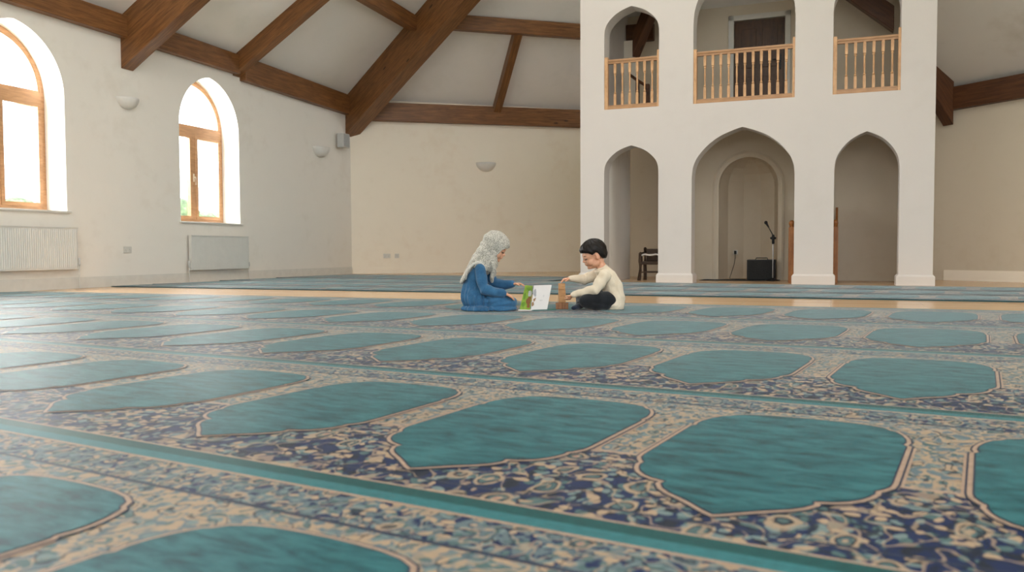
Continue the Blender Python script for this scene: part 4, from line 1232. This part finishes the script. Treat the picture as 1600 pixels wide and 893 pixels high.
# ---- boy -----------------------------------------------------------
def make_boy():
    root = empty('person', (.7346, 7.066, .0165)); tag(root, 'boy with short black hair in a cream jumper, stacking wooden blocks', 'person', 'children seated on the carpet')
    R = Matrix.Rotation(PI+math.radians(10), 3, 'Z') @ roty(math.radians(16)); hc = (-.044, -.005, .465); sc = 1.04
    bm = bmesh.new()
    P = head_shape(bm, R, hc, sc)
    tube(bm, [P(-.028, 0, -.045), (.014, 0, .385), (.036, 0, .33)], [.050, .041, .052], 18)
    tube(bm, [(.115, 0, .075), (.125, 0, .13), (.112, 0, .20), (.075, 0, .28), (.045, 0, .335)], [(.085,.068), (.078,.060), (.080,.056), (.084,.048), (.050,.038)], 22, up=(1,0,0))
    nsh, nel, nwr = Vector((.045,-.115,.292)), Vector((-.045,-.150,.175)), Vector((-.228,-.085,.128))
    fsh, fel, fwr = Vector((.020,.110,.300)), Vector((-.105,.130,.252)), Vector((-.235,.075,.262))
    arm(bm, nsh, nel, nwr); arm(bm, fsh, fel, fwr)
    hand(bm, nwr, (-.55, .30, -.65), (-.5, .5, .2), (-.4, .2, .9), .95, .45)
    hand(bm, fwr, (-.88, -.10, -.12), (-.2, .0, -1), (.1, -1, -.2), 1.05, .0, fing_curl=(.38, .42, .48, .55))
    for s in (-1, 1):
        tube(bm, [(.095, s*.055, .085), (-.03, s*.108, .095), (-.120, s*.145, .080)], [.050, .042, .034], 16)
    tube(bm, [(-.125, -.145, .068), (-.04, -.122, .042), (.06, -.08, .036)], [.030, .029, .022], 14)
    tube(bm, [(-.125, .14, .066), (-.142, .05, .044), (-.165, -.04, .034)], [.030, .028, .021], 14)
    tube(bm, [(-.168, -.04, .032), (-.205, -.12, .026), (-.215, -.15, .022)], [(.024,.022), (.026,.018), (.018,.014)], 12)
    body = fuse(bm, .0034, 8, .5)
    link('body', body, SK, root, smooth=True)
    face_parts(root, R, hc, sc)
    # trousers
    bm = bmesh.new()
    ell(bm, (.085, 0, .080), (.105, .115, .078))
    for s in (-1, 1):
        tube(bm, [(.095, s*.060, .085), (-.03, s*.115, .100), (-.130, s*.152, .084)], [.070, .062, .052], 18)
    tube(bm, [(-.130, -.152, .072), (-.04, -.130, .044), (.06, -.09, .040)], [.047, .043, .036], 16)
    tube(bm, [(-.135, .15, .068), (-.145, .06, .046), (-.158, -.03, .040)], [.047, .042, .034], 16)
    tr = fuse(bm, .0045, 5, .6)
    def wr(co, n):
        dd = .0016*math.sin(co.x*60+co.y*30)
        return (co.x+n.x*dd, co.y+n.y*dd, max(.0015, co.z+n.z*dd))
    disp(tr, wr)
    link('trousers', tr, TROU, root, smooth=True)
    bm = bmesh.new()
    tube(bm, [(-.160, -.03, .034), (-.175, -.065, .031), (-.203, -.122, .027), (-.222, -.160, .023)], [(.029,.028), (.029,.026), (.031,.022), (.022,.017)], 16)
    bm_obj('sock', bm, SOCK, root, smooth=True)
    bm = bmesh.new()
    tube(bm, [(.05, -.085, .036), (.08, -.07, .032), (.115, -.06, .027)], [(.028,.028), (.029,.024), (.022,.018)], 14)
    bm_obj('sock', bm, SOCK, root, smooth=True)
    # jumper
    bm = bmesh.new()
    tube(bm, [(.128, 0, .055), (.132, 0, .11), (.118, 0, .20), (.080, 0, .285), (.046, 0, .340)], [(.118,.098), (.112,.092), (.108,.086), (.106,.070), (.056,.046)], 28, up=(1,0,0))
    ell(bm, (.125, 0, .045), (.082, .120, .050))
    ell(bm, (.030, -.0, .235), (.060, .088, .075)); ell(bm, (.022, 0, .318), (.056, .062, .036))
    for (a, b, c) in ((nsh, nel, nwr), (fsh, fel, fwr)):
        tube(bm, [a+Vector((0,0,.004)), a.lerp(b,.4), a.lerp(b,.8), b, b.lerp(c,.5), b.lerp(c,.92)], [.052, .050, .047, .045, .036, .027], 18)
    jm = fuse(bm, .0042, 7, .6)
    def crease(co, n):
        x, y, z = co; side = abs(y) > .10
        if side: dd = .0022*math.sin(x*48+z*62)+.0010*math.sin(x*100-z*30)
        else: dd = .0030*math.sin(z*64+x*36+math.sin(y*10))*max(.2, min(1, (.27-z)/.15))
        return (x+n.x*dd, y+n.y*dd, max(.0015, z+n.z*dd))
    disp(jm, crease)
    # the hem rises at the front, showing the lap
    jm = trim_mesh(jm, lambda q: (q.x < -.02 and q.z < .085 and abs(q.y) < .125) or (q.x < .075 and q.z < .015+(.075-q.x)*.74 and q.z < .085))
    link('jumper', jm, KNIT, root, smooth=True)
    bm = bmesh.new()
    nk = []
    for k in range(17):
        a = 2*PI*k/16; nk.append(Vector((.024+.047*math.cos(a), .046*math.sin(a), .350+.016*math.cos(a))))
    tube(bm, nk, [.008]*17, 10, cap=False); bm_obj('collar', bm, KNIT, root, smooth=True)
    for (b, c) in ((nel, nwr), (fel, fwr)):
        bm = bmesh.new(); v = (c-b).normalized(); p = b.lerp(c, .93)
        tube(bm, [p-v*.016, p, p+v*.008], [.0255, .0225, .0225], 16); bm_obj('cuff', bm, KNIT, root, smooth=True)
    # hair: a shell grown from the hairline
    def HP(x, y, z): return Vector(hc)+R@(Vector((x, y, z))*sc)
    rnd = random.Random(5)
    bm = bmesh.new()
    NA, NE = 72, 22
    def hairline(a):       # lowest elevation by azimuth (0 = face)
        a = abs(a)
        K = [(0, .20), (.45, .19), (.75, .12), (1.0, .02), (1.22, -.20), (1.42, -.10), (1.62, -.04), (1.85, -.60), (2.2, -.95), (PI, -1.08)]
        for (a0, e0), (a1, e1) in zip(K[:-1], K[1:]):
            if a <= a1: return e0+(e1-e0)*(a-a0)/(a1-a0)
        return K[-1][1]
    def surf(a, e, ex):
        d = Vector((math.cos(e)*math.cos(a), math.cos(e)*math.sin(a), math.sin(e)))
        rx, ry, rz = .096+ex, .079+ex, .084+ex
        cx = -.010
        q = Vector((d.x*rx+cx, d.y*ry, d.z*rz+.022))
        if e < 0 and d.x < 0:
            q.x = min(q.x, -(.60+.40*math.cos(e))*rx*abs(math.cos(a))+cx); q.y = (.55+.45*math.cos(e))*math.sin(a)*ry
        if d.x > 0 and d.z < .75: q.x = max(q.x, d.x*(.092+ex)-.002)
        return q
    outer, inner = [], []
    for i in range(NA):
        a = -PI+2*PI*i/NA; h0 = hairline(a)+.02*math.sin(a*17)+.015*math.sin(a*29)
        o_, n_ = [], []
        for j in range(NE):
            t = j/(NE-1); e = h0+(PI/2-h0)*t
            th = .013*min(1, t*5+.2)+.010*max(0, math.sin(e))+.0022*math.sin(a*17+e*9)+.0014*math.sin(a*34+e*5)
            if abs(a) < .9: th += .005*max(0, 1-t*2.2)
            o_.append(bm.verts.new(HP(*surf(a, e, th)))); n_.append(bm.verts.new(HP(*surf(a, e, -.006))))
        outer.append(o_); inner.append(n_)
    for i in range(NA):
        i2 = (i+1) % NA
        for j in range(NE-1):
            bm.faces.new((outer[i][j], outer[i2][j], outer[i2][j+1], outer[i][j+1])); bm.faces.new((inner[i][j], inner[i][j+1], inner[i2][j+1], inner[i2][j]))
        bm.faces.new((outer[i][0], inner[i][0], inner[i2][0], outer[i2][0]))
    bmesh.ops.remove_doubles(bm, verts=bm.verts, dist=.0006)
    bm_obj('hair', bm, HAIRM, root, smooth=True)
    return root
girl = make_girl(); boy = make_boy()

# ---- wooden blocks ---------------------------------------------------
GB = 'wooden building blocks of the small tower'
def wblock(x, y, z, sx, sy, sz, label, mat='block', rz=0):
    bm = bmesh.new(); bx(bm, -sx/2, sx/2, -sy/2, sy/2, 0, sz, bev=.003)
    o = bm_obj('wooden_block', bm, M[mat]); o.location = (x, y, z); o.rotation_euler = (0, 0, rz)
    tag(o, label, 'block', GB)
TX, TY, TZ = .425, 7.12, .0165
wblock(TX-.024, TY, TZ, .052, .055, .056, 'dark base block of the tower, on the side of the girl', 'block2', .05)
wblock(TX+.031, TY, TZ, .052, .055, .056, 'dark base block of the tower, on the side of the boy', 'block2', -.04)
wblock(TX+.002, TY, TZ+.0565, .060, .055, .108, 'tall pale block in the middle of the wooden tower', 'block', .03)
wblock(TX+.001, TY, TZ+.165, .058, .055, .056, 'topmost pale block of the tower, under the hand of the boy', 'block', -.05)

# ---- picture book ----------------------------------------------------
root = empty('picture_book', (.150, 6.985, .0165)); tag(root, 'open picture book with a green illustrated page and a blank white page standing up', 'book')
def leaf(name, P0, P1, h0, h1, mats, lean0=(0,0), lean1=(0,0), bulge=0.0, thick=.0016, art=None, flip=0):
    """upright page from foot P0 (spine) to P1 (outer), heights h0, h1"""
    bm = bmesh.new(); n, m_ = 12, 12
    P0, P1 = Vector(P0), Vector(P1); d = (P1-P0); nn = Vector((d.y, -d.x)).normalized()
    gr = []
    for j in range(m_+1):
        t = j/m_; row = []
        for i in range(n+1):
            s = i/n; off = bulge*math.sin(PI*s)
            p = P0+d*s+nn*off+Vector((lean0[0]*(1-s)+lean1[0]*s, lean0[1]*(1-s)+lean1[1]*s))*t
            row.append(Vector((p.x, p.y, .004+(h0*(1-s)+h1*s)*t)))
        gr.append(row)
    def at(s, t):
        i = min(n-1, int(s*n)); j = min(m_-1, int(t*m_)); a, b = s*n-i, t*m_-j
        return (gr[j][i]*(1-a)*(1-b)+gr[j][i+1]*a*(1-b)+gr[j+1][i]*(1-a)*b+gr[j+1][i+1]*a*b)
    nn3 = Vector((nn.x, nn.y, 0))
    for off in (0, -thick):
        vs = [[bm.verts.new(p+nn3*off) for p in row] for row in gr]
        for j in range(m_):
            for i in range(n): bm.faces.new((vs[j][i], vs[j][i+1], vs[j+1][i+1], vs[j+1][i]))
    o = bm_obj(name, bm, mats, root, smooth=True, recalc=False)
    arts = []
    for (nm, col, shapes) in (art or []):
        bm = bmesh.new()
        for sh in shapes:
            vs = [bm.verts.new(at(min(.999, max(0, s)), min(.999, max(0, t)))+nn3*(-.0030 if flip else .0012)) for s, t in sh]
            tr = tessellate_polygon([[Vector((s, t, 0)) for s, t in sh]])
            for t3 in tr:
                try: bm.faces.new([vs[i] for i in t3])
                except ValueError: pass
        bm_obj(nm, bm, plain('ink_'+nm, col, .6, .08, 60), o, recalc=False)
    return o
def blob(cx, cy, rx, ry, n=16, wob=.12, seed=0):
    r = random.Random(seed); ph = r.uniform(0, 6)
    return [(cx+rx*math.cos(2*PI*k/n)*(1+wob*math.sin(3*2*PI*k/n+ph)), cy+ry*math.sin(2*PI*k/n)*(1+wob*math.sin(4*2*PI*k/n+ph))) for k in range(n)]
PAGE = plain('book_page_white', lin(226,221,218), .5, .015)
GREEN = plain('page_green', lin(150,182,72), .55, .12, 40)
# spine nearest the camera; pages fan away to both sides
leaf('green_page', (.000, -.020), (-.086, .045), .202, .206, GREEN, (.024, .004), (.050, .012), .006, flip=1,
     art=[('painted_leaves', lin(116,158,60), [blob(.75,.22,.16,.10,seed=1), blob(.8,.55,.12,.14,seed=2), blob(.45,.86,.3,.07,seed=3)]),
          ('painted_brown_animal', lin(150,104,66), [blob(.28,.36,.26,.17,seed=4), blob(.22,.16,.16,.08,seed=5), blob(.12,.50,.10,.05,seed=8)]),
          ('painted_pale_shapes', lin(206,206,204), [blob(.24,.68,.24,.13,seed=6)])])
leaf('white_page', (.008, -.022), (.146, .040), .206, .208, PAGE, (.026, .004), (.040, .010), -.006,
     art=[('painted_grey_animal', lin(172,172,176), [blob(.10,.72,.09,.13,seed=9), blob(.16,.60,.05,.07,seed=10)]),
          ('painted_brown_branch', lin(158,122,88), [blob(.06,.24,.08,.09,seed=11), blob(.12,.42,.06,.05,seed=12), [(.10,.34),(.20,.44),(.21,.42),(.11,.31)], blob(.19,.47,.03,.03,seed=15)]),
          ('faint_print', lin(212,208,206), [blob(.55,.38,.10,.03,seed=13), blob(.66,.55,.04,.05,seed=14)])])
leaf('white_page', (.000, -.016), (-.078, .052), .198, .200, PAGE, (.026, .006), (.052, .016), .007)
def board_(name, pts, mat, th=.004):
    bm = bmesh.new(); f = bm.faces.new([bm.verts.new((x, y, .0005)) for x, y in pts]); r = bmesh.ops.extrude_face_region(bm, geom=[f])
    for v in r['geom']:
        if isinstance(v, bmesh.types.BMVert): v.co.z = th
    bm_obj(name, bm, mat, root)
board_('flat_left_pages', [(.012,-.055), (-.100,-.045), (-.098,.05), (.02,.08)], PAGE, .006)
board_('flat_teal_cover', [(.03,-.03), (.225,.02), (.215,.14), (.02,.10)], plain('teal_cover', lin(42,96,88), .5, .05), .005)
#PEOPLE_END

# ------------------------------------------------------------------ light
w = bpy.data.worlds.new('world'); S.world = w; w.use_nodes = True
nt = w.node_tree; bgn = nt.nodes['Background']
g = G(nt)
tc = g.n('ShaderNodeTexCoord'); sep = g.n('ShaderNodeSeparateXYZ', {0: tc.outputs['Generated']})
col = g.ramp(sep.outputs[2], [(0, (.80,.85,.90)), (.45, (.95,.97,1)), (1, (.80,.90,1.0))])
nt.links.new(col, bgn.inputs[0]); bgn.inputs[1].default_value = 3.5
def area(name, loc, target, sx, sy, power, colr=(1,1,1), spread=PI):
    l = bpy.data.lights.new(name, 'AREA'); l.shape = 'RECTANGLE'; l.size = sx; l.size_y = sy; l.energy = power; l.color = colr; l.spread = spread
    o = bpy.data.objects.new(name, l); COL.objects.link(o); o.location = loc
    o.rotation_euler = (Vector(target)-Vector(loc)).to_track_quat('-Z', 'Y').to_euler()
    return o
for (c, z0, zs, za) in WINS:
    p = A+Dl*c-Nl*.9; q = p+Nl*3
    area('window_daylight', (p.x, p.y, (z0+za)/2+.3), (q.x, q.y, 1.0), 1.6, 2.6, 330, (1,.98,.95))
area('rear_fill_light', (1, -5.8, 2.7), (1, 8, 1.8), 11.5, 2.8, 110, (1,.97,.93))  # added fill from behind the camera; no such windows are seen
area('overhead_fill_light', (-.5, 9.5, 7.6), (-1.5, 10.5, 0), 6, 6, 260, (1,.98,.95))  # added overhead fill for the walls; the roof has no lantern
S.view_settings.view_transform = 'Standard'; S.view_settings.look = 'None'; S.view_settings.exposure = .5; S.view_settings.gamma = 1
S.cycles.use_denoising = True
S.cycles.max_bounces = 8; S.cycles.diffuse_bounces = 5
